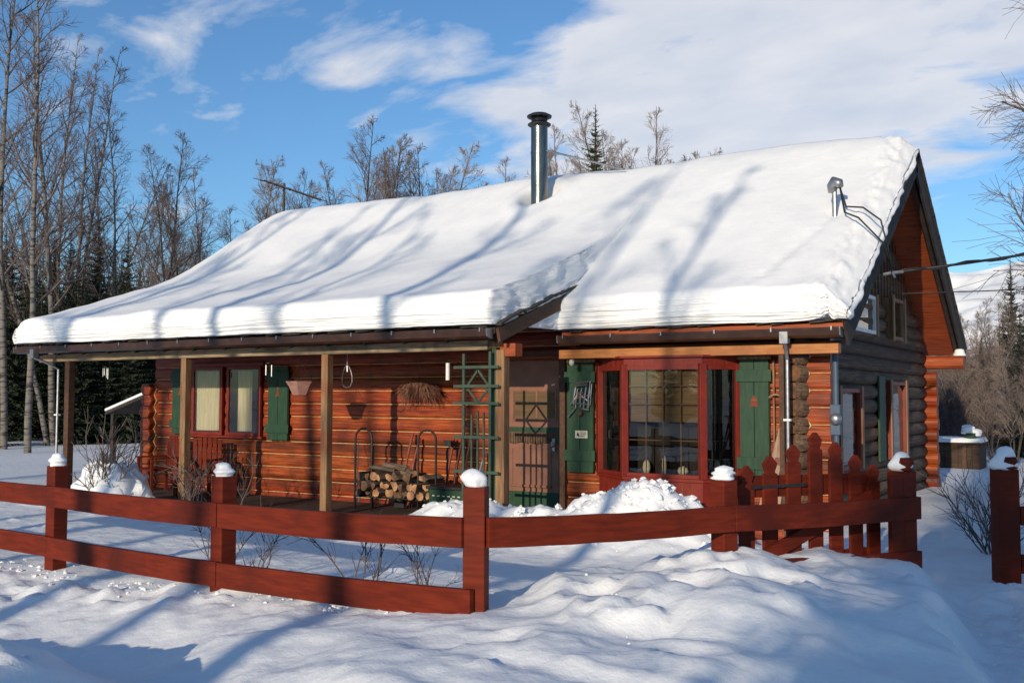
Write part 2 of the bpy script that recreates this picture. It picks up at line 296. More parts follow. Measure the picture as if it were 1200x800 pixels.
def ground_h(X, Y, detail=True):
    base = .10+.05*fbm(X*.25, Y*.25, 3, 3)
    r = np.hypot(X+1, Y-3)
    base = base+np.clip((r-14)/40, 0, 1)*.35*(.6+fbm(X*.08, Y*.08, 3, 9))+np.clip((r-80)/1500, 0, 1)*6
    num = 0; den = 0; s2 = 2*.36**2
    for cx, cy, cz in CTRL:
        w = np.exp(-((X-cx)**2+(Y-cy)**2)/s2); num = num+w*cz; den = den+w
    wb = .02
    H = (num+wb*base)/(den+wb)
    # the bank ends in a rounded drop beside the trodden path
    xb = 5.12-.30*(np.minimum(Y, -2.3)+2.5)+.22*fbm(Y*1.3, X*.3, 3, 33); side = np.clip((xb-X)/.42+.5, 0, 1); side = side*side*(3-2*side)
    pm = np.clip((-1.2-Y)/.8, 0, 1)*(Y > -9.5)*(X < xb+1.3)*(X > xb-1.5)
    other = np.clip((X-xb-.50)/.35, 0, 1); other = other*other*(3-2*other)
    H = np.where(pm > 0, H*(1-pm)+pm*((.07+(H-.07)*np.maximum(side, other))), H)
    # shovelled heap in front of the bay window
    g = .58*np.exp(-(((X-2.05)/.72)**2+((Y+.35)/.62)**2))+.30*np.exp(-(((X-.6)/1.15)**2+((Y+.35)/.55)**2))+.20*np.exp(-(((X+.55)/.5)**2+((Y+.40)/.4)**2))
    rough = np.clip(g*3, 0, 1)
    H = H+g
    if detail:
        near = np.exp(-(np.clip(np.hypot(X-3, Y+4)-6, 0, None)/12))
        berm = np.clip((H-.20)*3.0, 0, 1)*np.clip((-2.0-Y)/1.0, 0, 1)
        lump = 1-np.abs(fbm(X*1.7, Y*1.7, 3, 21))*2.2
        berm = berm*(1-np.exp(-(((X-2.85)/.45)**2+((Y+5.3)/.4)**2)))
        H = H+berm*(.10*fbm(X*.75, Y*.95, 2, 5)+.022*(lump-.6)+.060*(1-np.abs(fbm(X*1.1+.6*fbm(X*.8, Y*.8, 2, 28), Y*1.7+.5*fbm(Y*.9, X*.9, 2, 29), 3, 27))*3)-.035+.022*fbm(X*2.6, Y*2.6, 3, 26))
        # broken lumps thrown on the bank
        lm = np.clip(fbm(X*4.1, Y*4.1, 3, 41)-.34, 0, 1)
        H = H+(berm*.13+.03*near)*lm+near*.05*np.clip(fbm(X*4.7, Y*4.7, 2, 47)-.38, 0, 1)+near*.012*np.abs(fbm(X*3.2, Y*1.4, 3, 49))
        H = H+rough*(.10*np.clip(fbm(X*5.5, Y*5.5, 3, 11)+.1, -1, 1)+.035*fbm(X*16, Y*16, 2, 12))
        ps = np.exp(-(((X-xb-.35)/.28)**2))*np.clip((-.5-Y)*2, 0, 1)   # trodden path
        H = H+ps*.045*fbm(X*11, Y*11, 2, 15)
        H = H+near*(.022*fbm(X*1.1, Y*1.1, 3, 8)+.006*fbm(X*7, Y*7, 3, 18)+.006*fbm(X*22, Y*22, 2, 19))
        fl = np.exp(-((Y+5.15-.05*X)/.35)**2)*(X < 2.8)*(X > -5)     # crumbly strip along the fence foot
        H = H+fl*.07*np.clip(fbm(X*6, Y*6, 3, 31), -.3, 1)
    inside = (X > -8.4)*(X < 3.1)*(Y > -.02)*(Y < 8.5)
    porch = inside*(X < .3)
    H = np.where(inside, np.minimum(H, -.04), H)
    return H
def hgt(x, y): return float(ground_h(np.array([float(x)]), np.array([float(y)]), False)[0])
def graded(lo, hi, step, far, g=1.09):
    a = list(np.arange(lo, hi, step)); x = lo; s = step; L = []
    while x > -far: s *= g; x -= s; L.append(x)
    x = a[-1]; s = step; R = []
    while x < far: s *= g; x += s; R.append(x)
    return np.array(L[::-1]+a+R)
gx = graded(-7.0, 8.0, .042, 6000); gy = graded(-8.2, .6, .042, 6000)
GX, GY = np.meshgrid(gx, gy); GZ = ground_h(GX, GY)
def grid_mesh(name, X, Y, Z, mat, smooth=True):
    ny, nx = X.shape; me = bpy.data.meshes.new(name)
    v = np.stack([X.ravel(), Y.ravel(), Z.ravel()], 1).astype(np.float32)
    idx = np.arange(nx*ny).reshape(ny, nx); q = np.stack([idx[:-1, :-1], idx[:-1, 1:], idx[1:, 1:], idx[1:, :-1]], -1).reshape(-1, 4)
    me.vertices.add(len(v)); me.vertices.foreach_set('co', v.ravel())
    me.loops.add(q.size); me.loops.foreach_set('vertex_index', q.ravel().astype(np.int32))
    me.polygons.add(len(q)); me.polygons.foreach_set('loop_start', np.arange(0, q.size, 4, dtype=np.int32)); me.polygons.foreach_set('loop_total', np.full(len(q), 4, np.int32))
    me.polygons.foreach_set('use_smooth', [smooth]*len(q)); me.materials.append(M[mat]); me.update(calc_edges=True); me.validate()
    o = bpy.data.objects.new(name, me); COL.objects.link(o); return o
go = grid_mesh('snow_ground', GX, GY, GZ, 'snow'); go['kind'] = 'structure'
go['label'] = 'deep snow over the yard with ploughed banks along the red fence'

def crumbs():
    rnd = random.Random(17); mb = MB()
    def lump(x, y, r, sink=.3):
        z = float(ground_h(np.array([x]), np.array([y]))[0])+r*(1-sink)*.6
        o = len(mb.v); n = 7; ex = rnd.uniform(.7, 1.6)
        for j, (cz, cr) in enumerate(((-1, .25), (-.45, .9), (.35, .95), (.9, .35))):
            for k in range(n):
                a = 2*pi*k/n+j*.4; q = rnd.uniform(.5, 1.35); mb.v.append((x+r*cr*q*cos(a)*ex, y+r*cr*q*sin(a), z+r*cz*.7*rnd.uniform(.6, 1.3)))
        for j in range(3):
            for k in range(n): a = o+j*n+k; b = o+j*n+(k+1) % n; mb.f.append((a, b, b+n, a+n)); mb.m.append(0)
        mb.f.append(tuple(o+k for k in range(n))[::-1]); mb.m.append(0); mb.f.append(tuple(o+3*n+k for k in range(n))); mb.m.append(0)
    for k in range(900):
        q = rnd.random(); u = rnd.random()**2.2
        if q < .34: x, y, r = rnd.gauss(2.0, .5), rnd.gauss(-.45, .33), .008+.042*u
        elif q < .44: x, y, r = rnd.uniform(-1.0, 1.2), rnd.gauss(-.5, .22), .008+.04*u
        elif q < .84: x = rnd.uniform(-3.5, 2.9); y = -4.90-.055*x+rnd.gauss(-.03, .12); r = .004+.016*u
        elif q < .85: a_ = rnd.gauss(0, .25); x, y, r = 3.9+a_+rnd.gauss(0, .12), -5.0-a_+rnd.gauss(0, .12), .004+.014*u
        else: x, y, r = rnd.uniform(5.4, 6.0), rnd.uniform(-4.5, -1.2), .005+.012*u
        lump(x, y, r, .75)
    o = mb.build('snow_crumbs', ['snow'], None); o['kind'] = 'stuff'; tag(o, 'crumbled lumps of snow scattered over the heap and the banks', 'snow')
crumbs()

# mountain, 2.5 to 5 km off beyond the trees
ax = np.linspace(radians(-50), radians(75), 240); rr = np.linspace(3000, 4900, 90)
A, R_ = np.meshgrid(ax, rr)
MX = CAM.x+R_*np.sin(A); MY = CAM.y+R_*np.cos(A); k = (R_-3000)/1900
prof = np.clip(.55+.45*np.cos((A-radians(2))*2.2), 0, 1)
MZ = (k**1.05)*(560*prof+120*fbm(MX*.0013, MY*.0013, 5, 51))+np.clip(k*3, 0, 1)*60*(1-np.abs(fbm(MX*.0035, MY*.0035, 5, 53))*2.4)
MZ = np.where(k < .01, -5, MZ)
mo = grid_mesh('mountain', MX, MY, MZ, 'mountain'); mo['kind'] = 'structure'; mo['label'] = 'snow covered mountain with dark scrub on its lower slopes'

# ------------------------------------------------------------------ the cabin
YW = 1.67; CH = .195
def log_profile(z0, n, depth=.038):
    P = []
    for i in range(n):
        z = z0+i*CH
        P += [(.004, z), (.004, z+.009), (.020, z+.013), (depth*.92, z+.045), (depth, z+CH/2), (depth*.92, z+CH-.045), (.020, z+CH-.010)]
    P.append((.004, z0+n*CH)); return P
def log_wall(mb, o, d, nrm_, length, z0, n, depth=.038, thick=.15, seed=1, step=.5):
    """run of stacked logs with a pale line between courses; o start, d direction, nrm_ outward (xy)"""
    rnd = random.Random(seed); P = log_profile(z0, n, depth); k = max(2, int(length/step)); base = len(mb.v); m = len(P)
    for i in range(k+1):
        t = length*i/k
        js = [rnd.uniform(-.005, .005) for _ in range(n+1)]
        for j, (e, z) in enumerate(P):
            c = min(j//7, n-1)
            e2 = e+(js[c] if j % 7 in (3, 4, 5) else 0)
            mb.v.append((o[0]+d[0]*t+nrm_[0]*e2, o[1]+d[1]*t+nrm_[1]*e2, z))
    flip = (d[0]*nrm_[1]-d[1]*nrm_[0]) > 0
    for i in range(k):
        for j in range(m-1):
            a = base+i*m+j; q = (a, a+m, a+m+1, a+1)
            mb.f.append(q[::-1] if flip else q); mb.m.append(1 if j % 7 == 0 else 0)
    # back and ends
    for i in (0, k):
        r = base+i*m; b0 = len(mb.v); t = length*i/k
        mb.v.append((o[0]+d[0]*t-nrm_[0]*thick, o[1]+d[1]*t-nrm_[1]*thick, z0)); mb.v.append((o[0]+d[0]*t-nrm_[0]*thick, o[1]+d[1]*t-nrm_[1]*thick, z0+n*CH))
        mb.f.append(tuple([b0]+[r+j for j in range(m)]+[b0+1])); mb.m.append(0)

cabin = thing('log_cabin', (-2.6, 4.8, 0), 'log cabin stained orange under a thick snow load, with a long covered porch', 'cabin')
# front wall: porch section is higher, bay section stops under the eave
mb = MB(); log_wall(mb, (-8.1, YW), (1, 0), (0, -1), 8.22, -.08, 15, seed=2)
log_wall(mb, (.1205, YW), (1, 0), (0, -1), 3.19, -.08, 12, seed=3)
mb.build('front_wall', ['log', 'chink'], cabin, smooth=False)
# gable wall, logs one by one, following the roof slope at the top
EY, RY, RZ0, RZ1 = 1.22, 5.17, 2.33, 4.96          # eave line, ridge line, roof underside heights
SL = (RZ1-RZ0)/(RY-EY); BY = 2*RY-EY
def roof_z(y): return RZ0+SL*(y-EY) if y < RY else RZ0+SL*(BY-y)
def yfront(z): return EY+(z-RZ0)/SL
mb = MB(); rnd = random.Random(5); GX0 = 2.98
for i in range(16):
    z = -.18+i*CH+CH/2; r = .108
    y0, y1 = 1.42, 8.62
    if z > 2.35: y0 = max(1.5, yfront(z)+.55); y1 = min(8.62, BY-(z-RZ0)/SL-.30)
    y0 += rnd.uniform(-.02, .02); y1 += rnd.uniform(-.03, .03)
    ns = 10; o = len(mb.v); K = 9
    for s_ in range(ns+1):
        t = s_/ns; y = lerp(y0, y1, t); wob = rnd.uniform(-.006, .006)
        for k_ in range(K):
            a = -pi/2+pi*k_/(K-1); mb.v.append((GX0+(r*.95+wob)*cos(a), y, z+r*sin(a)*.99))
    for s_ in range(ns):
        for k_ in range(K-1):
            a = o+s_*K+k_; mb.f.append((a, a+K, a+K+1, a+1)); mb.m.append(0)
    mb.f.append(tuple(o+k_ for k_ in range(K))); mb.m.append(0); mb.f.append(tuple(o+ns*K+k_ for k_ in range(K))[::-1]); mb.m.append(0)
mb.box(GX0-.16, GX0-.002, 1.70, 8.5, -.1, 2.33, 0)
mb.build('gable_wall', ['graylog'], cabin, smooth=True)
# boarded gable peak
mb = MB()
tri = [(1.75, 2.33), (RY, roof_z(RY)-.03), (8.5, 2.33)]
mb.prism(tri, lambda u, v, t: (t, u, v), GX0-.10, GX0+.03)
yy = 2.0
while yy < 8.3:
    zt = roof_z(yy)-.06
    if zt > 2.5: mb.box(GX0+.0301, GX0+.045, yy, yy+.018, 2.36, zt)
    yy += .2
mb.build('gable_boards', ['graylog'], cabin)
mb = MB(); mb.box(-8.1, 2.9, 8.50, 8.62, -.1, 2.33); mb.box(-8.14, -8.02, 1.75, 8.5, -.1, 2.33)
mb.prism([(1.8, 2.331), (RY, roof_z(RY)-.03), (8.5, 2.331)], lambda u, v, t: (t, u, v), -8.14, -8.02)
mb.build('rear_walls', ['log'], cabin)
# corner log ends, hexagonal with a pale chink line round each
def log_end_stack(xc, n, z0, w, yf, m, name='log_ends', hexh=CH):
    mb = MB()
    for i in range(n):
        z = z0+i*hexh+hexh/2; h = hexh/2
        r2 = random.Random(i*7+int(xc*10)); jx = r2.uniform(-.008, .008)
        hx = [(-w*.5, 0), (-w*.30, -h*.97), (w*.30, -h*.97), (w*.5, 0), (w*.30, h*.97), (-w*.30, h*.97)]
        big = [(u*1.10, v*1.03) for u, v in hx]
        yy = yf+r2.uniform(-.02, .02)
        mb.prism(big, lambda u, v, t: (xc+jx+u, t, z+v), YW-.052, YW-.02, 1)
        # rounded hex log end
        o = len(mb.v); rings = [(1.0, YW-.03), (1.0, yy+.03), (.93, yy+.006), (.80, yy)]
        for sc, y in rings:
            for k_ in range(12):
                a, b = hx[(k_//2) % 6], hx[(k_//2+1) % 6]; t = (k_ % 2)*.5; u = lerp(a[0], b[0], t); v = lerp(a[1], b[1], t)
                mb.v.append((xc+jx+u*sc, y, z+v*sc))
        for j in range(len(rings)-1):
            for k_ in range(12):
                a = o+j*12+k_; b = o+j*12+(k_+1) % 12; mb.f.append((a, b, b+12, a+12)); mb.m.append(0)
        mb.f.append(tuple(o+36+k_ for k_ in range(12))); mb.m.append(0)
    return mb.build(name, [m, 'chink'], cabin)
log_end_stack(2.93, 12, -.18, .30, YW-.24, 'logend')
log_end_stack(-8.19, 10, -.14, .29, YW-.17, 'log')
# rear wall logs run on past the gable: stub ends with the plate log above
mb = MB(); rnd = random.Random(8)
for i in range(11):
    z = -.02+i*CH; r = .105
    mb.tube([(2.9, 8.66, z), (3.24+rnd.uniform(-.01, .01), 8.66, z)], r, 12)
mb.build('rear_log_stubs', ['log'], cabin, smooth=False)
mb = MB(); mb.tube([(2.9, 8.72, 2.19), (3.66, 8.72, 2.19)], .115, 14); mb.build('plate_log', ['soffit'], cabin)
mb = MB(); mb.tube([(2.9, RY, 4.78), (3.52, RY, 4.78)], .10, 12); mb.build('ridge_log', ['post'], cabin)

# roof: decks, shingle edge, bargeboards, eave beams, gutters
XL, XR, XS = -8.90, 3.58, .10
PY0, PZ0 = -.31, 2.31; PSL = .33; KY = 2.68; KZ = PZ0+PSL*(KY-PY0)
mb = MB(); T = .07
def slab(mb, x0, x1, ya, za, yb, zb, th, m=0):
    mb.add([(x0,ya,za),(x1,ya,za),(x1,yb,zb),(x0,yb,zb),(x0,ya,za-th),(x1,ya,za-th),(x1,yb,zb-th),(x0,yb,zb-th)],
           [(0,1,2,3),(7,6,5,4),(0,4,5,1),(1,5,6,2),(2,6,7,3),(3,7,4,0)], m)
slab(mb, XS, XR, EY, RZ0+T, RY, RZ1+T, T); slab(mb, XL, XS-.002, KY-.2, roof_z(KY-.2)+T, RY, RZ1+T, T)
slab(mb, XL, XR, RY+.001, RZ1+T, BY, RZ0+T, T)
mb.build('roof_deck', ['soffit'], cabin)
mb = MB(); slab(mb, XL, XS, PY0, PZ0+T, KY, KZ+T+.02, T); mb.build('porch_roof_deck', ['shadeceil'], cabin)
mb = MB(); rnd = random.Random(3)
def shingle_edge(p0, p1, w=.16, h=.022):
    p0 = Vector(p0); p1 = Vector(p1); L = (p1-p0).length; t = 0; k = 0
    while t < L:
        a = p0+(p1-p0)*(t/L); e = min(L, t+w*rnd.uniform(.8, 1.2)); b = p0+(p1-p0)*(e/L); dz = rnd.uniform(0, .022)
        mb.bar(a+Vector((0,0,dz)), b+Vector((0,0,dz+rnd.uniform(0, .014))), .07, h*rnd.uniform(.7, 1.5)); t = e
def EDGE(a, b):
    global mb
    mb = MB(); shingle_edge(a, b); mb.build('shingle_edge', ['shingle'], cabin)
EDGE((XS, EY-.02, RZ0+T+.012), (XR, EY-.02, RZ0+T+.012)); EDGE((XL, PY0-.02, PZ0+T+.012), (XS, PY0-.02, PZ0+T+.012))
EDGE((XR+.04, EY, RZ0+T+.03), (XR+.04, RY, RZ1+T+.03)); EDGE((XR+.04, BY, RZ0+T+.03), (XR+.04, RY, RZ1+T+.03))
EDGE((XS+.05, PY0, PZ0+T+.03), (XS+.05, KY-.6, PZ0+PSL*(KY-.6-PY0)+T+.03))
mb = MB()
def barge(xa, ya, za, yb, zb, h=.2, th=.035): mb.bar((xa, ya, za), (xa, yb, zb), th, h, upv=(0,0,1))
barge(XR+.025, EY-.03, RZ0-.06, RY, RZ1-.06, .27); barge(XR+.025, BY+.03, RZ0-.06, RY+.001, RZ1-.06, .27)
mb.build('gable_bargeboard', ['darkrake'], cabin, bevel=.004, each=True)
mb = MB(); mb.bar((XS+.03, PY0+.02, PZ0-.02), (XS+.03, KY-.5, PZ0+PSL*(KY-.5-PY0)-.02), .04, .16)
mb.build('porch_bargeboard', ['barge'], cabin, bevel=.004)
mb = MB()
for xx in (3.5, 3.15): mb.bar((xx, EY+.1, RZ0-.0), (xx, RY-.05, RZ1-.09), .05, .12)
mb.bar((3.53, BY-.1, RZ0-.05), (3.53, RY+.05, RZ1-.14), .05, .14)
mb.build('gable_rafter', ['darkrake'], cabin, each=True)
mb = MB(); mb.box(.03, 3.50, 1.27, 1.39, 2.075, 2.185); mb.build('eave_beam', ['beam'], cabin, bevel=.006)
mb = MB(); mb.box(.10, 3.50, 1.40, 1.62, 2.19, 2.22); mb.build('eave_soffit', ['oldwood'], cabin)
mb = MB(); mb.box(-8.72, -.17, -.06, .07, 2.14, 2.255); mb.build('porch_beam', ['oldbeam'], cabin, bevel=.006)
mb = MB(); mb.box(-.165, -.02, -.03, .05, 2.165, 2.235); mb.box(-8.86, -8.73, -.03, .05, 2.13, 2.24); mb.build('beam_splice', ['post'], cabin, bevel=.004, each=True)
mb = MB(); mb.box(-.01, .20, -.04, .12, 2.06, 2.21); mb.build('corner_block', ['soffit'], cabin, bevel=.005)
mb = MB()
for i in range(15):
    x = -8.7+i*.62
    mb.bar((x, PY0+.06, PZ0-.045), (x, KY-.9, PZ0+PSL*(KY-.9-PY0-.06)-.045), .045, .09)
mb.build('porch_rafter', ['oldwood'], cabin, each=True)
# cheek of the porch roof seen from the bay side
mb = MB(); mb.prism([(YW-.1, 2.3), (YW-.1, PZ0+PSL*(YW-.1-PY0)), (KY, KZ), (KY, 2.9), (YW+.3, 2.35)], lambda u, v, t: (t, u, v), .02, .05)
mb.build('roof_cheek', ['oldwood'], cabin)
def gutter(x0, x1, y, z, name='gutter'):
    mb = MB(); pr = [(.0, .0), (-.105, .0), (-.115, -.02), (-.10, -.085), (-.03, -.105), (0, -.105)]
    inn = [(-.006, -.002), (-.006, -.095), (-.03, -.097), (-.092, -.078), (-.106, -.02), (-.099, -.002)]
    poly = [(0, 0), (0, -.105), (-.03, -.105), (-.10, -.085), (-.115, -.02), (-.107, 0), (-.10, -.004), (-.104, -.02), (-.092, -.077), (-.03, -.096), (-.007, -.096), (-.007, 0)]
    mb.prism(poly, lambda u, v, t: (t, y+u, z+v), x0, x1)
    g = mb.build(name, ['gutter'], cabin)
    n = int((x1-x0)/.62)
    for i in range(n+1):
        x = x0+.08+i*(x1-x0-.16)/n
        b = MB(); b.box(x-.008, x+.008, y-.121, y+.02, z+.002, z+.010); b.box(x-.008, x+.008, y-.127, y-.118, z-.035, z+.010)
        b.build('gutter_clip', ['galv'], g)
    e = MB(); e.prism([(u*1.05, v*1.04) for u, v in [(0.004, 0.004), (0, -.105), (-.03, -.105), (-.10, -.085), (-.115, -.02), (-.107, 0.004)]], lambda u, v, t: (t, y+u, z+v), x1+.0005, x1+.012)
    e.prism([(u*1.05, v*1.04) for u, v in [(0.004, 0.004), (0, -.105), (-.03, -.105), (-.10, -.085), (-.115, -.02), (-.107, 0.004)]], lambda u, v, t: (t, y+u, z+v), x0-.012, x0-.0005)
    e.build('gutter_end', ['galv'], g, each=True); return g
gutter(XL, XS-.03, PY0-.025, PZ0+.05); gutter(XS+.02, XR-.02, EY-.03, RZ0+.02)
# downspouts
def downspout(x, ytop, yw_, ztop, zb, outx):
    mb = MB(); mb.tube([(x, ytop, ztop), (x, ytop, ztop-.10), (x+outx*.5, lerp(ytop, yw_, .5), ztop-.17), (x+outx, yw_, ztop-.27), (x+outx, yw_, zb)], .021, 10)
    mb.box(x-.045, x+.045, ytop-.062, ytop+.03, ztop-.095, ztop+.035)
    d = mb.build('downspout', ['galv'], cabin)
    for z in (zb+.5, zb+1.15):
        b = MB(); b.box(x+outx-.04, x+outx+.04, yw_-.034, yw_+.03, z-.012, z+.012); b.build('strap', ['white'], d)
    return d
mb = MB(); mb.box(2.845, 2.90, 1.262, 1.340, .15, 2.07); mb.build('corner_board', ['barge'], cabin)
downspout(2.96, 1.135, 1.215, 2.28, .2, -.005); downspout(-8.36, -.43, -.13, 2.28, .15, .16)
# porch posts
for i, x in enumerate((0, -2.7, -5.4, -8.1)):
    mb = MB(); w = .055 if i else .06
    mb.box(x-w, x+w, -w+.005, w+.005, -.05, 2.138); mb.build('porch_post', ['post' if i < 3 else 'barge'], cabin, bevel=.006)
mb = MB(); mb.box(-.125, -.065, -.03, .03, -.05, 2.16); mb.build('trellis_stile_post', ['green'], cabin, bevel=.003)
# porch deck
mb = MB(); x = -8.3
while x < .25: mb.box(x, x+.135, -.12, YW-.03, .02, .055); x += .14
mb.box(-8.3, .26, -.10, -.06, -.15, .018); mb.build('porch_deck', ['oldwood'], cabin)
mb = MB(); mb.box(.25, .62, 1.30, YW-.03, -.1, .33); mb.build('foundation_block', ['concrete'], cabin, bevel=.01)

# windows
def casement(parent, x0, x1, z0, z1, y, fr='redtrim', nx=1, nz=1, depth=.05, fw_=.05, curtain='curtain', shade=None, name='window'):
    """framed window on the front wall, outer face at y"""
    mb = MB(); mb.box(x0-fw_, x0, y, y+depth, z0-fw_, z1+fw_); mb.box(x1, x1+fw_, y, y+depth, z0-fw_, z1+fw_)
    mb.box(x0, x1, y, y+depth, z1, z1+fw_); mb.box(x0, x1, y, y+depth, z0-fw_, z0)
    w = mb.build(name, [fr], parent, bevel=.004)
    g = MB(); g.add([(x0, y+.018, z0), (x1, y+.018, z0), (x1, y+.018, z1), (x0, y+.018, z1)], [(0, 1, 2, 3)]); g.build('pane', ['glass'], w)
    if nx > 1 or nz > 1:
        g = MB()
        for i in range(1, nx): xx = lerp(x0, x1, i/nx); g.box(xx-.008, xx+.008, y+.008, y+.015, z0, z1)
        for i in range(1, nz): zz = lerp(z0, z1, i/nz); g.box(x0, x1, y+.0065, y+.0155, zz-.008, zz+.008)
        g.build('muntins', ['muntin'], w)
    return w
# porch window: two sashes with drawn curtains
yf = YW-.115
w = casement(cabin, -7.04, -6.42, 1.02, 2.02, yf); 
def curtain(parent, x0, x1, z0, z1, y, mat='curtain', amp=.010, wl_=.07):
    mb = MB(); n = int((x1-x0)/.012); o = 0; vs = []; fs = []
    for i in range(n+1):
        x = lerp(x0, x1, i/n); yy = y+amp*sin(2*pi*(x-x0)/wl_+sin(x*9))
        vs += [(x, yy, z0), (x, yy, z1)]
    for i in range(n): fs.append((2*i, 2*i+2, 2*i+3, 2*i+1))
    mb.add(vs, fs); return mb.build('curtain', [mat], parent, smooth=True)
curtain(w, -7.0, -6.48, 1.04, 2.0, yf+.040)
mb = MB(); mb.box(-7.04, -6.42, yf+.053, yf+.057, 1.02, 2.02); mb.build('unlit_room_backing', ['inside'], w)  # dark sheet in place of the shaded room
w = casement(cabin, -6.22, -5.56, 1.02, 2.02, yf)
curtain(w, -6.05, -5.72, 1.04, 2.0, yf+.040)
mb = MB(); mb.box(-6.22, -5.56, yf+.053, yf+.057, 1.02, 2.02); mb.build('unlit_room_backing', ['inside'], w)
mb = MB(); mb.box(-7.15, -5.45, yf-.025, yf+.075, .93, .968); mb.build('window_sill', ['redtrim'], cabin, bevel=.004)
mb = MB(); mb.box(-7.15, -5.45, yf-.004, yf+.075, 2.072, 2.13); mb.build('window_header', ['redtrim'], cabin, bevel=.004)
# shutters
def shutter(x0, x1, z0, z1, y, cut=None, label=None):
    mb = MB(); n = 2; g = .004; w_ = (x1-x0)/n
    for i in range(n): mb.box(x0+i*w_+g, x0+(i+1)*w_-g, y, y+.022, z0, z1)
    s_ = mb.build('shutter', ['green'], cabin, bevel=.003, label=label)
    h = z1-z0
    for zc in (z0+h*.155, z1-h*.13):
        b = MB(); b.box(x0-.035, x1+.035, y-.020, y-.0005, zc-.07, zc+.07); b.build('batten', ['green'], s_, bevel=.003)
    bk = MB(); bk.box(x0, x1, y+.024, y+.03, z0+.01, z1-.01); bk.build('backing', ['green'], s_)
    if cut:
        b = MB(); xc, zc = (x0+x1)/2, z0+h*.66
        if cut == 'bell': pts = [(-.055, -.06), (-.045, -.045), (-.035, .01), (-.022, .045), (-.012, .062), (.012, .062), (.022, .045), (.035, .01), (.045, -.045), (.055, -.06)]
        else: pts = [(-.045, -.075), (.045, -.075), (.012, 0), (.02, .07), (-.02, .07), (-.006, 0)]
        b.prism(pts, lambda u, v, t: (xc+u, t, zc+v), y-.003, y-.0005); b.build('cutout', ['log'], s_)
    return s_
ys = YW-.105
shutter(-.02, .36, .64, 2.03, ys, label='green plank shutter left of the bay window')
shutter(2.28, 2.63, .62, 2.03, ys, 'bell', label='green plank shutter with a bell shaped cutout, right of the bay window')
shutter(-7.58, -7.20, .97, 2.06, ys, 'x'); shutter(-5.35, -4.93, .92, 2.06, ys, 'x')
mb = MB(); mb.box(-.03, .38, ys+.0, ys+.05, 2.035, 2.075); mb.box(2.26, 2.66, ys, ys+.05, 2.035, 2.075); mb.box(2.67, 2.69, ys+.02, ys+.05, .9, 2.02); mb.build('shutter_head', ['post'], cabin, each=True)

# bay window
BP = [(.42, 1.62), (.95, 1.24), (1.95, 1.24), (2.26, 1.62)]
Z0, Z1, ZT, ZB = .66, 1.94, 2.06, .02
bay = MB()
def panel(mb, a, b, z0, z1, th=.03, off=0, m=0, ea=0, eb=0):
    a = Vector((*a, 0)); b = Vector((*b, 0)); d = (b-a).normalized(); n = Vector((d.y, -d.x, 0))
    a2 = a+d*ea-n*(-off); b2 = b-d*eb-n*(-off)
    vs = []
    for p in (a2, b2, b2-n*th, a2-n*th): vs.append((p.x, p.y, z0))
    for p in (a2, b2, b2-n*th, a2-n*th): vs.append((p.x, p.y, z1))
    mb.add(vs, [(3,2,1,0),(4,5,6,7),(0,1,5,4),(1,2,6,5),(2,3,7,6),(3,0,4,7)], m)
for i in range(3): panel(bay, BP[i], BP[i+1], ZB, Z0-.03, .05); panel(bay, BP[i], BP[i+1], Z1+.03, ZT, .05)
bv = MB(); panel(bv, (BP[0][0]+.02, 1.625), (BP[3][0]-.02, 1.625), ZB, Z0-.06, .01)
mbk = bv.build('bay_window', ['redtrim'], cabin); bay.build('bay_panel', ['redtrim'], mbk, each=True)
g = MB()
for i in range(3):
    a, b = Vector(BP[i]), Vector(BP[i+1]); L = (b-a).length; k = int(L/.125)
    for j in range(1, k):
        p = a.lerp(b, j/k); d = (b-a).normalized()*.004; panel(g, p-d, p+d, Z1+.034, ZT-.012, .003, .0035); panel(g, p-d, p+d, ZB, Z0-.05, .003, .0035)
g.build('board_joints', ['brownred'], mbk)
g = MB(); top = [(.34, 1.64), (.92, 1.19), (1.98, 1.19), (2.34, 1.64)]
g.prism(top, lambda u, v, t: (u, v, t), ZT+.001, ZT+.028); g.prism([(.38, 1.63), (.94, 1.215), (1.96, 1.215), (2.30, 1.63)], lambda u, v, t: (u, v, t), Z0-.05, Z0-.012); g.build('bay_cap', ['redtrim'], mbk, bevel=.004, each=True)
g = MB()
for x, y in ((.44, 1.61), (.95, 1.245), (1.95, 1.245), (2.25, 1.61)): g.tube([(x, y, Z0-.01), (x, y, Z1+.05)], .058, 4)
for i in range(3):
    panel(g, BP[i], BP[i+1], Z0-.011, Z0+.035, .05, .008); panel(g, BP[i], BP[i+1], Z1-.02, Z1+.032, .05, .008)
g.build('bay_frame', ['redtrim'], mbk, bevel=.003)
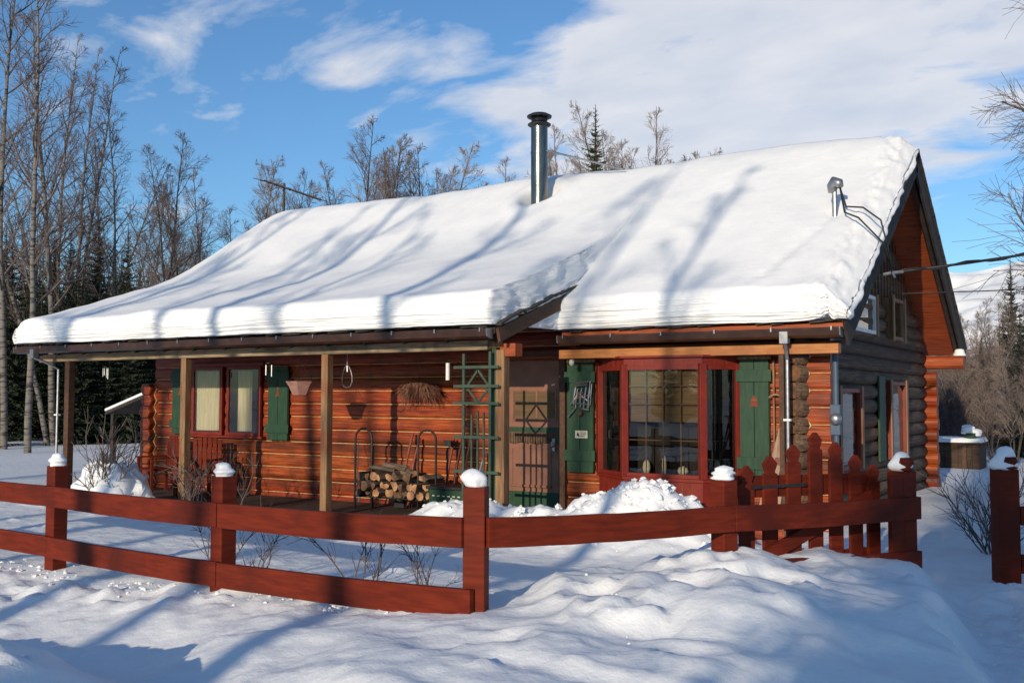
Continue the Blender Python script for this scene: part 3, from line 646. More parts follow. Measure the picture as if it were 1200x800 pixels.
for i, (nx, lab) in enumerate(((2, None), (4, None), (2, None))):
    a, b = Vector(BP[i]), Vector(BP[i+1]); d = (b-a).normalized(); a = a+d*.055; b = b-d*.055; L = (b-a).length
    g = MB(); n_ = Vector((d.y, -d.x))*-.018; g.add([(a.x+n_.x, a.y+n_.y, Z0+.036), (b.x+n_.x, b.y+n_.y, Z0+.036), (b.x+n_.x, b.y+n_.y, Z1-.021), (a.x+n_.x, a.y+n_.y, Z1-.021)], [(0, 1, 2, 3)]); pn = g.build('bay_pane', ['glass'], mbk)
    m_ = MB()
    for j in range(1, nx): p = a.lerp(b, j/nx); panel(m_, p-d*.007, p+d*.007, Z0+.036, Z1-.021, .008, -.026)
    for j in range(1, 6):
        z = lerp(Z0, Z1, j/6)
        if j in (1, 3) and i == 1: continue
        panel(m_, a, b, z-.007, z+.007, .008, -.0265)
    m_.build('muntins', ['muntin'], pn)
    s_ = MB(); zb = lerp(Z0, Z1, .5)
    for q in range(7): z = zb+q*(Z1-zb)/7; panel(s_, a, b, z+.002, z+(Z1-zb)/7, .012, -.075-.006*(q % 2))
    s_.build('window_shade', ['shade'], mbk)
g = MB()
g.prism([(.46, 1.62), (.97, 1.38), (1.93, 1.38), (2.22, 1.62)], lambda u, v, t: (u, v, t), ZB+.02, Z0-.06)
g.box(.46, 2.22, 1.60, 1.625, Z0-.05, Z1+.1); g.build('unlit_room_backing', ['inside'], mbk)  # dark filling that stands for the bay's unlit interior
g = MB()
for x, r, h in ((1.15, .05, .16), (1.62, .07, .10), (2.05, .04, .2), (1.38, .03, .22)): g.lathe([(r*.7, 0), (r, h*.4), (r*.8, h*.8), (r*.3, h)], (x, 1.45, Z0+.02), 10)
g.build('sill_ornament', ['curtain'], mbk, smooth=True, each=True)

# door: salmon leaf behind a green framed storm door
DX0, DX1 = -1.0, -.14; yd = YW-.075
dr = MB(); dr.box(DX0, DX1, yd, yd+.04, .06, 2.06); dr = dr.build('door', ['doorpink'], cabin)
g = MB(); g.box(DX0-.07, DX0-.001, yd-.03, yd+.05, .05, 2.13); g.box(DX1+.001, DX1+.09, yd-.03, yd+.05, .05, 2.13); g.box(DX0-.07, DX1+.09, yd-.028, yd+.05, 2.131, 2.20); g.build('door_frame', ['barge'], cabin, bevel=.004, each=True)
g = MB()
g.box(DX0+.005, DX1-.005, yd-.024, yd-.002, .06, .36); g.box(DX0+.005, DX1-.005, yd-.024, yd-.002, 1.00, 1.20)
g.build('kick_panel', ['green'], dr, bevel=.003, each=True)
g = MB(); g.box(DX0+.17, DX0+.50, yd-.006, yd-.003, 1.32, 1.66); g.box(DX0+.54, DX1-.07, yd-.006, yd-.003, 1.32, 1.66); g.build('door_window', ['shade'], dr, each=True)
g = MB(); g.box(DX0+.14, DX1-.05, yd-.012, yd-.0015, 1.67, 1.70); g.box(DX0+.14, DX0+.165, yd-.012, yd-.0015, 1.30, 1.668); g.box(DX0+.505, DX0+.535, yd-.012, yd-.0015, 1.30, 1.668); g.box(DX1-.065, DX1-.04, yd-.012, yd-.0015, 1.30, 1.668); g.box(DX0+.14, DX1-.05, yd-.0125, yd-.0015, 1.275, 1.298); g.build('door_mouldings', ['doorpink'], dr)
g = MB(); rnd = random.Random(4); x = DX0+.03
while x < DX1-.04: g.box(x, x+.022, yd-.032, yd-.025, .99+rnd.uniform(-.01, .02), 1.12); x += .038
g.box(DX0+.02, DX1-.02, yd-.033, yd-.0245, 1.121, 1.135); g.build('fringe', ['dry'], dr)
g = MB(); g.box(DX1-.085, DX1-.045, yd-.05, yd-.0245, .90, 1.06); g.tube([(DX1-.065, yd-.055, .96), (DX1-.065, yd-.09, .97), (DX1-.065, yd-.09, 1.02)], .014, 8); g.build('handle', ['galv'], dr)
g = MB(); g.box(DX0+.12, DX1-.12, yd-.03, yd-.0045, .42, .45); g.box(DX0+.12, DX1-.12, yd-.008, yd-.0045, .92, .95); g.box(DX0+.12, DX0+.15, yd-.008, yd-.0046, .451, .919); g.box(DX1-.15, DX1-.12, yd-.008, yd-.0046, .451, .919); g.build('lower_moulding', ['doorpink'], dr)

# gable windows: box frames standing proud of the weathered logs
def gwin(y0, y1, z0, z1, dep=.14, m='redtrim', glass=True):
    mb = MB(); x0, x1 = GX0+.02, GX0+.02+dep; f = .05
    mb.box(x0, x1, y0-f, y0, z0-f, z1+f); mb.box(x0, x1, y1, y1+f, z0-f, z1+f); mb.box(x0, x1, y0, y1, z1, z1+f); mb.box(x0, x1, y0, y1, z0-f, z0)
    w = mb.build('gable_window', [m], cabin, bevel=.004)
    g = MB(); g.add([(x1-.045, y0, z0), (x1-.045, y1, z0), (x1-.045, y1, z1), (x1-.045, y0, z1)], [(0, 1, 2, 3)]); g.build('pane', ['glass'], w)
    g = MB(); g.box(x0+.065, x0+.07, y0, y1, z0, z1); g.build('unlit_room_backing', ['inside'], w)  # dark sheet in place of the unlit room behind the gable
    g = MB(); g.box(x1-.001, x1+.018, y0-f-.07, y0-f+.03, z0-f-.03, z1+f+.03); g.box(x1-.001, x1+.018, y1+f-.03, y1+f+.07, z0-f-.03, z1+f+.03); g.build('casing', ['post'], w, each=True)
    return w
gwin(2.78, 3.72, .75, 1.66); gwin(5.62, 6.55, .75, 1.78)
gwin(3.5, 4.75, 2.52, 2.95, .12, 'white'); gwin(5.75, 6.4, 2.50, 3.02, .16, 'post')
mb = MB(); mb.box(GX0+.10, GX0+.13, 4.95, 5.33, .7, 1.9); mb.build('gable_shutter', ['green'], cabin, bevel=.004)
# electric meter with conduit on the gable corner
mt = thing('electric_meter', (3.37, 1.62, .7), 'round electric meter on a blue grey conduit at the front corner of the gable', 'electric meter')
mb = MB(); mb.tube([(3.37, 1.63, 2.22), (3.37, 1.63, .75)], .032, 10); mb.build('conduit', ['blue'], mt)
mb = MB(); mb.box(3.315, 3.425, 1.58, 1.66, 1.18, 1.52); mb.box(3.33, 3.41, 1.59, 1.655, .80, 1.00); mb.build('meter_box', ['blue'], mt, bevel=.008, each=True)
mb = MB(); mb.lathe([(.065, 0), (.065, .04), (.05, .07), (.02, .08)], (0, 0, 0), 18)
mb.v = [(3.385+x, 1.579-z, 1.36+y) for x, y, z in mb.v]; mb.build('meter_dial', ['galv'], mt, smooth=True)

# flue
ch = MB(); ch.lathe([(.137, 4.35), (.137, 5.55), (.142, 5.551), (.142, 5.59), (.137, 5.591), (.137, 6.02)], (-2.05, 4.3, 0), 48)
flue = ch.build('chimney', ['steel'], cabin)
for e in flue.data.polygons: pass
g = MB(); g.lathe([(.14, 6.0), (.19, 6.03), (.19, 6.05), (.12, 6.09), (.12, 6.13), (.15, 6.14)], (-2.05, 4.3, 0), 24); g.lathe([(.05, 6.155), (.20, 6.16), (.205, 6.185), (.14, 6.22), (.02, 6.235)], (-2.05, 4.3, 0), 24)
for k_ in range(4): a = k_*pi/2+.4; g.bar((-2.05+.12*cos(a), 4.3+.12*sin(a), 6.1), (-2.05+.12*cos(a), 4.3+.12*sin(a), 6.17), .02, .02)
g.build('chimney_cap', ['black'], flue)
g = MB(); g.tube([(-1.92, 4.3, 5.60), (-.80, 4.9, 5.27)], .016, 8); g.tube([(-2.18, 4.3, 5.5), (-2.42, 4.75, 5.1)], .016, 8); g.build('chimney_brace', ['galv'], flue, each=True)
# vent stack with the power service head
vs_ = MB(); vs_.tube([(3.06, 2.9, 3.5), (3.06, 2.9, 4.20)], .032, 12); vs_ = vs_.build('service_mast', ['galv'], cabin)
g = MB(); g.tube([(3.03, 2.9, 4.15), (3.035, 2.9, 4.23), (3.07, 2.88, 4.275), (3.13, 2.85, 4.25), (3.15, 2.84, 4.20)], [.05, .07, .075, .06, .04], 12); g.build('weatherhead', ['galv'], vs_, smooth=True)
# small lamp under the eave
g = MB(); g.lathe([(.02, 0), (.035, .03), (.035, .06), (.02, .08)], (.20, 1.30, 1.985), 12); g.build('porch_bulb', ['cream'], cabin, smooth=True)

# ------------------------------------------------------------------ snow on the roof
def roof_snow():
    xs = np.concatenate([np.linspace(XL+.04, XS-.02, 236), np.linspace(XS+.03, XR-.62, 70), np.linspace(XR-.60, XR+.06, 40)])
    def profile(x, kind):
        """list of (y,z): underside front -> face -> top -> ridge -> back"""
        P = []
        th = .42+.035*float(fbm(np.array([x*.5]), np.array([.3]), 3, 61)[0])
        edge = min(1, max(0, (x-(XL+.04))/.30)); edge = sqrt(max(0, 1-(1-edge)**2))
        edr = min(1, max(0, (XR+.06-x)/.22)); edr = sqrt(max(0, 1-(1-edr)**2)); ed = .80+.20*min(edge, edr)
        if kind: ye, ze, s_ = EY-.10, RZ0+T+.03, SL
        else: ye, ze, s_ = PY0-.10, PZ0+T+.03, PSL
        nf = 64; r = .15
        h = th*ed
        P.append((ye+.12, ze))
        for i in range(nf+1):
            t = i/nf; z = ze+(h-r*.8)*t
            lay = .030*float(fbm(np.array([x*.35+3]), np.array([t*5.5+x*.05]), 3, 71)[0])+.010*float(fbm(np.array([x*2.5]), np.array([t*16]), 2, 73)[0])
            for lv, dp in ((.17, .035), (.30, .018), (.55, .022), (.82, .014)):
                lvx = lv+.035*float(vn(np.array([x*1.1+lv*30]), np.array([.5]), 77)[0]-.5)
                lay += dp*math.exp(-((t-lvx)/.022)**2)
            for n_l, am in ((5.0, .030), (11.0, .014)):
                u = t*n_l+.55*float(vn(np.array([x*.6+n_l*5]), np.array([.5]), 78)[0])+.25*float(vn(np.array([x*2.3+n_l]), np.array([.5]), 79)[0]); u = u-math.floor(u)
                lay -= am*(u if u < .85 else (1-u)/.15*.85)*float(.35+1.3*vn(np.array([x*.9]), np.array([t*3+n_l]), 74)[0])
            P.append((ye+lay-.03*sin(pi*t), z))
        for i in range(1, 9):
            a = (pi/2-math.atan(s_))*i/8; P.append((ye+r*(1-cos(a))*1.1, ze+h-r*.8+r*.8*sin(a)))
        y1, z1 = P[-1]
        def top(y):
            zb = roof_z(y)+T
            zp = PZ0+PSL*(y-PY0)+T if not kind else -9
            k_ = .10; m = max(zb, zp); zz = m+k_*math.log(math.exp((zb-m)/k_)+math.exp((zp-m)/k_)) - (0 if kind else .0)
            rr = min(1, abs(y-RY)/.5); rd = .07*(1-rr)**2
            return zz+h-.02-rd
        n2 = 56; ys2 = [lerp(y1, RY, i/n2) for i in range(1, n2+1)]
        z_off = z1-top(y1)
        for y in ys2:
            w = math.exp(-(y-y1)/.35); P.append((y, top(y)+z_off*w))
        for i in range(1, 26): y = lerp(RY, BY+.06, i/25); P.append((y, top(y)-.04*(i/25)))
        P.append((BY+.10, RZ0+T+.12)); P.append((BY+.02, RZ0+T+.02)); 
        P.append((RY, RZ1+T+.004)); P.append((KY, KZ+T+.03 if not kind else roof_z(KY)+T+.004))
        return P
    kinds = [0 if x < XS else 1 for x in xs]
    rows = [profile(float(x), k) for x, k in zip(xs, kinds)]
    A = np.array(rows)   # nx, m, 2
    ja = int(np.argmax(np.array(kinds)))-1
    K_ = 16; tt = np.linspace(0, 1, K_+2)[1:-1]
    mid = np.array([A[ja]*(1-t)+A[ja+1]*t for t in tt]); xm = np.linspace(xs[ja], xs[ja+1], K_+2)[1:-1]
    xm0 = xm
    A = np.concatenate([A[:ja+1], mid, A[ja+1:]]); xs = np.concatenate([xs[:ja+1], xm, xs[ja+1:]]); kinds = kinds[:ja+1]+[2]*K_+kinds[ja+1:]
    nx, m, _ = A.shape
    Xg = np.repeat(xs[:, None], m, 1); Y = A[:, :, 0].copy(); Z = A[:, :, 1].copy()
    topm = np.zeros(m); topm[66:66+8+56+24] = 1
    # surface undulation, chimney melt pit, footprints-like drips
    und = .055*fbm(Xg*.45, Y*.6, 3, 81)+.014*fbm(Xg*2.2, Y*1.7, 3, 83)+.005*fbm(Xg*8, Y*8, 2, 84)
    d = np.hypot(Xg+2.05, Y-4.3); pit = -.40*np.exp(-(d/.26)**4)+.05*np.exp(-((d-.42)/.16)**2)
    d2 = np.hypot(Xg-3.06, Y-2.9); pit2 = -.05*np.exp(-(d2/.13)**2)
    Z = Z+(und+pit+pit2)*topm[None, :]
    for k_ in range(9):   # drip marks below the service mast
        fx, fy = 2.98-.045*k_+.03*(k_ % 2), 2.66-.15*k_; Z = Z-.055*np.exp(-(((Xg-fx)/.075)**2+((Y-fy)/.04)**2))*topm[None, :]
    face = np.zeros(m); face[1:66] = 1
    Y = Y+(.016*fbm(Xg*5, Z*5, 3, 85)+.012*fbm(Xg*1.2, Z*2, 2, 86))*face[None, :]
    Z = Z+(.010*fbm(Xg*3, Z*0, 3, 87))*face[None, :]
    # rough broken cheek where the porch snow stands above the bay-side snow
    for i, kd in enumerate(kinds):
        if kd == 2 or (kinds[i] == 0 and i > ja-3):
            gap = np.clip((PZ0+PSL*(Y[i]-PY0)-(RZ0+SL*(Y[i]-EY)))*3.0, 0, 1)*(Y[i] < KY)
            wgt = gap*(1.0 if kd == 2 else .5)
            Xg[i] += wgt*(.035*fbm(Y[i]*5, Z[i]*5, 3, 95)+.03*fbm(Y[i]*14, Z[i]*14, 2, 96))
    # slumped, broken right-hand edge
    zb_ = np.where(Y < RY, RZ0+SL*(Y-EY), RZ0+SL*(BY-Y))+T+.03; zb_ = np.maximum(zb_, RZ0+T+.03)
    dist = (XR+.06)-Xg; t_ = np.clip(dist/(.50+.08*fbm(Y*1.3, Y*0, 2, 97)), 0, 1)
    fac = .36+.64*np.clip(1-(1-t_)**1.8, 0, 1); band = np.clip(1-np.abs(t_-.42)/.58, 0, 1)*(dist < .7)
    onr = (Xg > XS+.1)*(np.arange(m) > 0)*(np.arange(m) < m-3)
    Z = np.where(onr, zb_+(Z-zb_)*np.where(Z > zb_, fac, 1), Z)+onr*band*(.045*fbm(Y*5, Xg*7, 3, 98)+.030*fbm(Y*14, Xg*14, 2, 99)+.02*(1-np.abs(fbm(Y*9, Xg*9, 2, 92))*3))
    Xg = np.where((Y > RY-.1)*(dist < .5), Xg-.16*np.clip((Y-RY+.1)/.4, 0, 1), Xg)
    # right end: the slab's cut side, rough and slightly undercut
    for i in range(nx-14, nx): 
        t = (i-(nx-14))/13; Xg[i] += .02*fbm(Y[i]*6, Z[i]*6, 3, 88)*t
    v = [tuple(p) for p in np.stack([Xg.ravel(), Y.ravel(), Z.ravel()], 1)]
    fs = []
    for i in range(nx-1):
        for j in range(m):
            a = i*m+j; b = i*m+(j+1) % m; fs.append((a, a+m, b+m, b))
    mb = MB(); mb.v = v; mb.f = fs; mb.m = [0]*len(fs)
    # end caps built as rings shrinking towards the body so they carry relief
    for i, sgn in ((0, -1), (nx-1, 1)):
        base = i*m; nf_ = 108
        # pair front/top outline with the underside by columns
        topi = list(range(1, m-4)); R_ = random.Random(3)
        prev = [base+j for j in topi]; lev = 7
        bot = []
        for j in topi:
            y, z = float(Y[i, j]), float(Z[i, j]); 
            kk = kinds[i]
            zb = roof_z(y)+T+.02 if (kk or y > KY) else PZ0+PSL*(y-PY0)+T+.02
            zb = max(zb, (RZ0 if kk else PZ0)+T+.03) if y < RY else zb
            bot.append((y, min(z, zb)))
        for l_ in range(1, lev+1):
            t = l_/lev; cur = []
            for q, j in enumerate(topi):
                y = float(Y[i, j]); z = lerp(float(Z[i, j]), bot[q][1], t)
                x = float(Xg[i, j])+sgn*(.05*sin(pi*min(1, t*1.2)*.5)+.030*float(fbm(np.array([y*4.5]), np.array([z*4.5]), 3, 90)[0])+.02*float(fbm(np.array([y*13]), np.array([z*13]), 2, 93)[0])-(.05*(t**3)))
                mb.v.append((x, bot[q][0], z)); cur.append(len(mb.v)-1)
            for q in range(len(topi)-1):
                f = (prev[q], prev[q+1], cur[q+1], cur[q]); mb.f.append(f if sgn > 0 else f[::-1]); mb.m.append(0)
            prev = cur
    o = mb.build('snow_blanket', ['roofsnow'], None, smooth=True)
    return tag(o, 'thick layered blanket of snow lying on the whole cabin roof', 'roof snow')
roof_snow()

# ------------------------------------------------------------------ fence, gate, snow caps
FP = [(-4.30, -4.58), (-1.34, -4.74), (.95, -5.02), (3.18, -5.22), (3.99, -3.53), (4.76, -1.85)]
FH = [(1.03, .88, .50), (1.02, .86, .45), (1.05, .875, .48), (1.10, .935, .55), (1.06, .90, .55), (1.05, .86, .46)]   # post top, rail tops
def fence_post(parent, x, y, top, w=.125, ang=0, m='red'):
    mb = MB(); ca, sa = cos(ang), sin(ang)
    def P(u, v, z): return (x+u*ca-v*sa, y+u*sa+v*ca, z)
    h = w/2; vs = [P(-h,-h,-.1), P(h,-h,-.1), P(h,h,-.1), P(-h,h,-.1), P(-h,-h,top), P(h,-h,top), P(h,h,top), P(-h,h,top)]
    mb.add(vs, [(0,3,2,1),(4,5,6,7),(0,1,5,4),(1,2,6,5),(2,3,7,6),(3,0,4,7)])
    return mb.build('post', [m], parent, bevel=.007)
fence = thing('fence', (.95, -5.02, .1), 'long dark red two rail fence along the snow bank, left of the gate opening', 'fence')
angs = [atan2(-.16, 2.96)]*2+[atan2(-.25, 2.28), atan2(.4, 1.0), atan2(1.69, .8), atan2(1.7, .77)]
for i, ((x, y), (t, a, b)) in enumerate(zip(FP, FH)):
    fence_post(fence, x, y, t, .125 if i < 5 else .15, angs[i])
def rail(parent, a, b, za, zb, off, h=.165, th=.04, ea=0, eb=0, z_jit=0):
    a = Vector((a[0], a[1], 0)); b = Vector((b[0], b[1], 0)); d = (b-a).normalized(); n = Vector((d.y, -d.x, 0))
    a2 = a-d*ea+n*off; b2 = b+d*eb+n*off; mb = MB(); K = 10; o = 0; vs = []; rnd = random.Random(int(za*100)+int(a.x*10))
    for k in range(K+1):
        t = k/K; p = a2.lerp(b2, t); z = lerp(za, zb, t)-.012*sin(pi*t)+rnd.uniform(-.002, .002); w_ = rnd.uniform(-.002, .002)
        for s_, zz in ((-1, z-h), (1, z-h), (1, z), (-1, z)): q = p+n*(s_*th/2+w_); vs.append((q.x, q.y, zz))
    fs = [(0, 1, 2, 3), tuple(K*4+j for j in (3, 2, 1, 0))]
    for k in range(K):
        for j in range(4): fs.append((k*4+j, k*4+4+j, k*4+4+(j+1) % 4, k*4+(j+1) % 4))
    mb.add(vs, fs); return mb.build('rail', ['red'], parent, bevel=.004)
for i in range(5):
    a, b = FP[i], FP[i+1]; ea = .0; eb = 0
    off = .0835
    if i == 2: ea, eb = .06, -.02
    if i == 3: ea, eb = -.02, .0
    if i == 4: ea, eb = -.003, .09
    if i in (0, 1): eb = -.003+(.06 if i == 1 else 0)
    if i == 2: ea = -.063
    if i == 3: rail(fence, a, b, FH[i][1], FH[i+1][1], off, ea=ea, eb=eb); continue
    o2 = off if i != 4 else off+.0
    rail(fence, a, b, FH[i][1], FH[i+1][1], o2 if i != 3 else .0835, ea=ea, eb=eb)
    rail(fence, a, b, FH[i][2], FH[i+1][2], o2 if i != 3 else .0835, ea=ea, eb=eb+(.06 if i == 2 else 0))
mb = MB()
for i, (x, y) in enumerate(FP):
    if i == 3: continue
    a = Vector(FP[i]); b = Vector(FP[i+1] if i < 5 else FP[i]); 
    if i == 5: a, b = Vector(FP[4]), Vector(FP[5])
    dd = (b-a).normalized(); nn_ = Vector((dd.y, -dd.x)); c0 = Vector((x, y))+nn_*.1045
    for z in (FH[i][1], FH[i][2]):
        if i == 4 and z < .6: continue
        for du in (-.03, .028):
            for dz in (-.045, -.12):
                c = c0+dd*du; mb.tube([(c.x, c.y, z+dz), (c.x+nn_.x*.002, c.y+nn_.y*.002, z+dz)], .0045, 6)
mb.build('nail_head', ['black'], fence, each=True)
# broad end plank beside the gate post
d5 = Vector((.77, 1.68, 0)).normalized(); n5 = Vector((d5.y, -d5.x, 0))
mb = MB(); p = Vector((4.76, -1.85, 0))+n5*.055; mb.bar((p-d5*.14+Vector((0,0,.2))), (p-d5*.14+Vector((0,0,1.035))), .15, .03, upv=n5); mb.build('end_plank', ['red'], fence, bevel=.004)
fence2 = thing('fence', (6.0, -.2, .1), 'short dark red fence right of the gate opening, broad post crowned with snow', 'fence')
FP2 = [(5.35, -.89), (6.6, -.15), (8.6, 1.1)]
for (x, y), t in zip(FP2, (1.03, 1.0, 1.0)): fence_post(fence2, x, y, t, .165 if x < 6 else .13, radians(31))
for k in range(2):
    rail(fence2, FP2[k], FP2[k+1], .74, .70, .03, h=.15, ea=-.10); rail(fence2, FP2[k], FP2[k+1], .36, .32, .03, h=.15, ea=-.10)
# gate swung open behind the fence
gate = thing('garden_gate', (4.62, -2.02, .15), 'dark red picket gate with arched top standing open behind the fence', 'gate')
A5 = Vector((3.99, -3.53, 0)); D5 = Vector((4.76, -1.85, 0))-A5; nb = -n5*.16
tops = [(.20, 1.13), (.325, 1.19), (.455, 1.26), (.58, 1.345), (.70, 1.27), (.82, 1.17), (.93, 1.09)]
for t, z in tops:
    c = A5+D5*t+nb; w_ = .070; dd = d5
    pts = [(-w_, .28), (w_, .28), (w_, z-.13), (w_*.62, z-.115), (w_*1.0, z-.055), (0.012, z), (-.012, z), (-w_*1.0, z-.055), (-w_*.62, z-.115), (-w_, z-.13)]
    mb = MB(); mb.prism(pts, lambda u, v, q: (c.x+dd.x*u+n5.x*q, c.y+dd.y*u+n5.y*q, v), -.012, .012); mb.build('picket', ['red'], gate, bevel=.003)
def gbar(t0, z0, t1, z1, h, q, name):
    a = A5+D5*t0+nb+n5*q; b = A5+D5*t1+nb+n5*q; mb = MB(); mb.bar((a.x, a.y, z0), (b.x, b.y, z1), .03, h); return mb.build(name, ['red'], gate, bevel=.003)
gbar(.16, .985, .97, .95, .15, -.0275, 'gate_rail'); gbar(.16, .44, .97, .42, .10, -.0275, 'gate_rail'); gbar(.24, .48, .90, .86, .10, .0285, 'brace')
a = A5+D5*.22+nb+n5*.014; b = A5+D5*.52+nb+n5*.014
mb = MB(); mb.bar((a.x, a.y, .98), (b.x, b.y, .975), .006, .022); mb.build('strap_hinge', ['black'], gate)
# snow caps
def snow_cap(x, y, z, r, h, label, seed, lobes=2, lean=0):
    mb = MB(); rnd = random.Random(seed); n = 22; prof = []
    K = 18
    for i in range(K+1):
        t = i/K; zz = h*t
        base = sqrt(max(0, 1-((t-.0)/1.0)**3.2))
        rr = r*base*(1+.13*sin(lobes*2*pi*t+seed))*(1.0 if t > .12 else .80+t*1.6)
        prof.append((max(rr, .002), zz))
    o = 0
    for i, (rr, zz) in enumerate(prof):
        for k in range(n):
            a = 2*pi*k/n; w = 1+.26*float(fbm(np.array([cos(a)*1.1+seed*3.1]), np.array([sin(a)*1.1+zz*11]), 3, seed)[0])
            mb.v.append((x+rr*w*cos(a)+lean*zz, y+rr*w*sin(a), z-.006+zz))
    for i in range(K):
        for k in range(n): a = i*n+k; b = i*n+(k+1) % n; mb.f.append((a, b, b+n, a+n)); mb.m.append(0)
    mb.f.append(tuple(range(n))[::-1]); mb.m.append(0); mb.f.append(tuple(K*n+k for k in range(n))); mb.m.append(0)
    o = mb.build('snow_lump', ['snow'], None, smooth=True); return tag(o, label, 'snow', 'snow caps on the fence posts')
snow_cap(-1.34, -4.74, 1.02, .066, .11, 'small rounded snow cap on the far left fence post', 2, 2)
snow_cap(.95, -5.02, 1.05, .066, .10, 'knob of snow on the fence post in front of the porch window', 3, 2, -.15)
snow_cap(3.18, -5.22, 1.10, .066, .105, 'leaning blob of snow on the fence corner post below the green trellis', 4, 1, -.25)
snow_cap(3.99, -3.53, 1.06, .070, .10, 'layered mushroom shaped snow cap on the fence post in front of the bay window', 5, 3)
snow_cap(4.76, -1.85, 1.05, .075, .15, 'round ball of snow on the post where the gate hangs', 6, 1)
snow_cap(5.35, -.89, 1.03, .095, .19, 'tall snow knob on the broad post right of the gate opening', 7, 1, .1)
for (x, y, z, r, par) in ((4.76, -1.85, 1.05, .045, fence), (5.35, -.89, 1.03, .05, fence2)):
    mb = MB(); mb.lathe([(r*.5, 0), (r*1.3, .015), (r*.6, .03), (r*1.25, .06), (r, .10)], (x+.045, y-.045, z), 12); mb.build('finial', ['red'], par, smooth=True)

# ------------------------------------------------------------------ trellis, porch furniture and tools
tr = thing('trellis', (-.27, -.10, 0), 'faded green wooden trellis with a diamond at the top, standing beside the porch post', 'trellis')
yt = -.10
mb = MB()
for x, z1 in ((-.47, 2.10), (-.10, 2.12)): mb.box(x-.016, x+.016, yt-.012, yt+.012, -.05, z1)
mb.build('stile', ['greengrey'], tr, each=True)
mb = MB()
for z in (1.94, 1.72, 1.52, 1.13, .73): mb.box(-.60, .03, yt-.030, yt-.013, z-.017, z+.017)
mb.build('crossbar', ['greengrey'], tr, each=True)
mb = MB()
for (a, b) in (((-.445, 1.71), (-.285, 1.91)), ((-.285, 1.91), (-.125, 1.71)), ((-.445, 1.71), (-.285, 1.53)), ((-.285, 1.53), (-.125, 1.71))): mb.bar((a[0], yt+.022, a[1]), (b[0], yt+.022, b[1]), .014, .026, upv=(0,0,1))
mb.build('diamond_slat', ['greengrey'], tr, each=True)
mb = MB()
for x, z in ((-.37, 1.40), (-.285, 1.44), (-.20, 1.42)):
    mb.prism([(-.012, .0), (.012, .0), (.012, z-.02), (0, z), (-.012, z-.02)], lambda u, v, t: (x+u, t, v), yt+.013, yt+.028)
mb.build('upright_slat', ['greengrey'], tr, each=True)
# firewood rack and logs
rk = thing('firewood_rack', (-2.3, 1.0, .055), 'black tubular firewood rack with two tall hoops on the porch', 'firewood rack')
for xc in (-2.80, -1.72):
    for yy in (.86,):
        pts = [(xc-.145, yy, .06)]+[(xc-.145, yy, .5)]
        for k in range(9): a = pi-pi*k/8; pts.append((xc+.145*cos(a), yy, 1.03+.13*sin(a)))
        pts += [(xc+.145, yy, .5), (xc+.145, yy, .06)]
        mb = MB(); mb.tube(pts, .015, 8); mb.build('hoop', ['black'], rk, smooth=True)
mb = MB()
for yy in (.86, 1.18): mb.tube([(-2.95, yy, .24), (-1.57, yy, .24)], .013, 8)
for xx in (-2.9, -1.62): mb.tube([(xx, .86, .24), (xx, 1.18, .24)], .013, 8); mb.tube([(xx, 1.18, .06), (xx, 1.18, .9)], .013, 8)
mb.build('rail', ['black'], rk, each=True)
def firewood(kind, seed):
    rnd = random.Random(seed); mb = MB(); L = .36
    if kind == 0: pl = [(cos(2*pi*k/11), sin(2*pi*k/11)) for k in range(11)]
    elif kind == 1: pl = [(-1, -.55), (1.0, -.6), (.8, .1), (.2, .75), (-.5, .6)]
    else: pl = [(-1, -.4), (-.3, -.7), (.6, -.6), (1, .0), (.3, .55), (-.6, .5)]
    pl = [(u*(1+rnd.uniform(-.08, .08)), v*(1+rnd.uniform(-.08, .08))) for u, v in pl]
    n = len(pl); rings = [(-L/2, .985), (-L/2+.004, 1.0), (-.05, 1.0+rnd.uniform(-.05, .05)), (L/2-.004, 1.0), (L/2, .985)]
    for y, s_ in rings:
        for u, v in pl: mb.v.append((u*s_*(1+.0), y, v*s_))
    for i in range(4):
        for k in range(n): a = i*n+k; b = i*n+(k+1) % n; mb.f.append((a, b, b+n, a+n)); mb.m.append(0)
    mb.f.append(tuple(range(n))); mb.m.append(1); mb.f.append(tuple(4*n+k for k in range(n))[::-1]); mb.m.append(1)
    mb.v = [(x*.05, y, z*.05) for x, y, z in mb.v]
    return mb.build('firewood_log', ['woodbark', 'cutwood'], None)
M['cutunlit'] = noisy('unlit_cut_wood', (.07, .04, .025), (.20, .11, .06), nscale=14, rough=.9, bump=.2)  # darker copy of the cut wood, coloured as if unlit
protos = [firewood(0, 1), firewood(1, 2), firewood(2, 3), firewood(0, 4), firewood(1, 6), firewood(2, 7)]
for q_ in (3, 4, 5): protos[q_].data.materials[1] = M['cutunlit']  # half the log shapes get the darker, unlit-looking ends
rnd = random.Random(12); used = set()
rowz = .30; r_i = 0
while rowz < .60:
    x = -2.85+(.05 if r_i % 2 else 0); xe = -1.66
    if r_i == 3: x, xe = -2.62, -1.78
    while x < xe:
        sc = rnd.uniform(.95, 1.5); p = rnd.choice(range(6)); o = protos[p]
        if p in used: o = o.copy(); COL.objects.link(o)
        used.add(p)
        o.location = (x, .98+rnd.uniform(-.07, .07), rowz+rnd.uniform(-.012, .012)); o.scale = (sc, 1, sc); o.rotation_euler = (0, rnd.uniform(0, 6.28), rnd.uniform(-.06, .06))
        tag(o, 'split log of firewood stacked in the black porch rack, cut end facing out', 'firewood', 'firewood stacked in the rack'); x += .092*sc+.012
    rowz += .108; r_i += 1
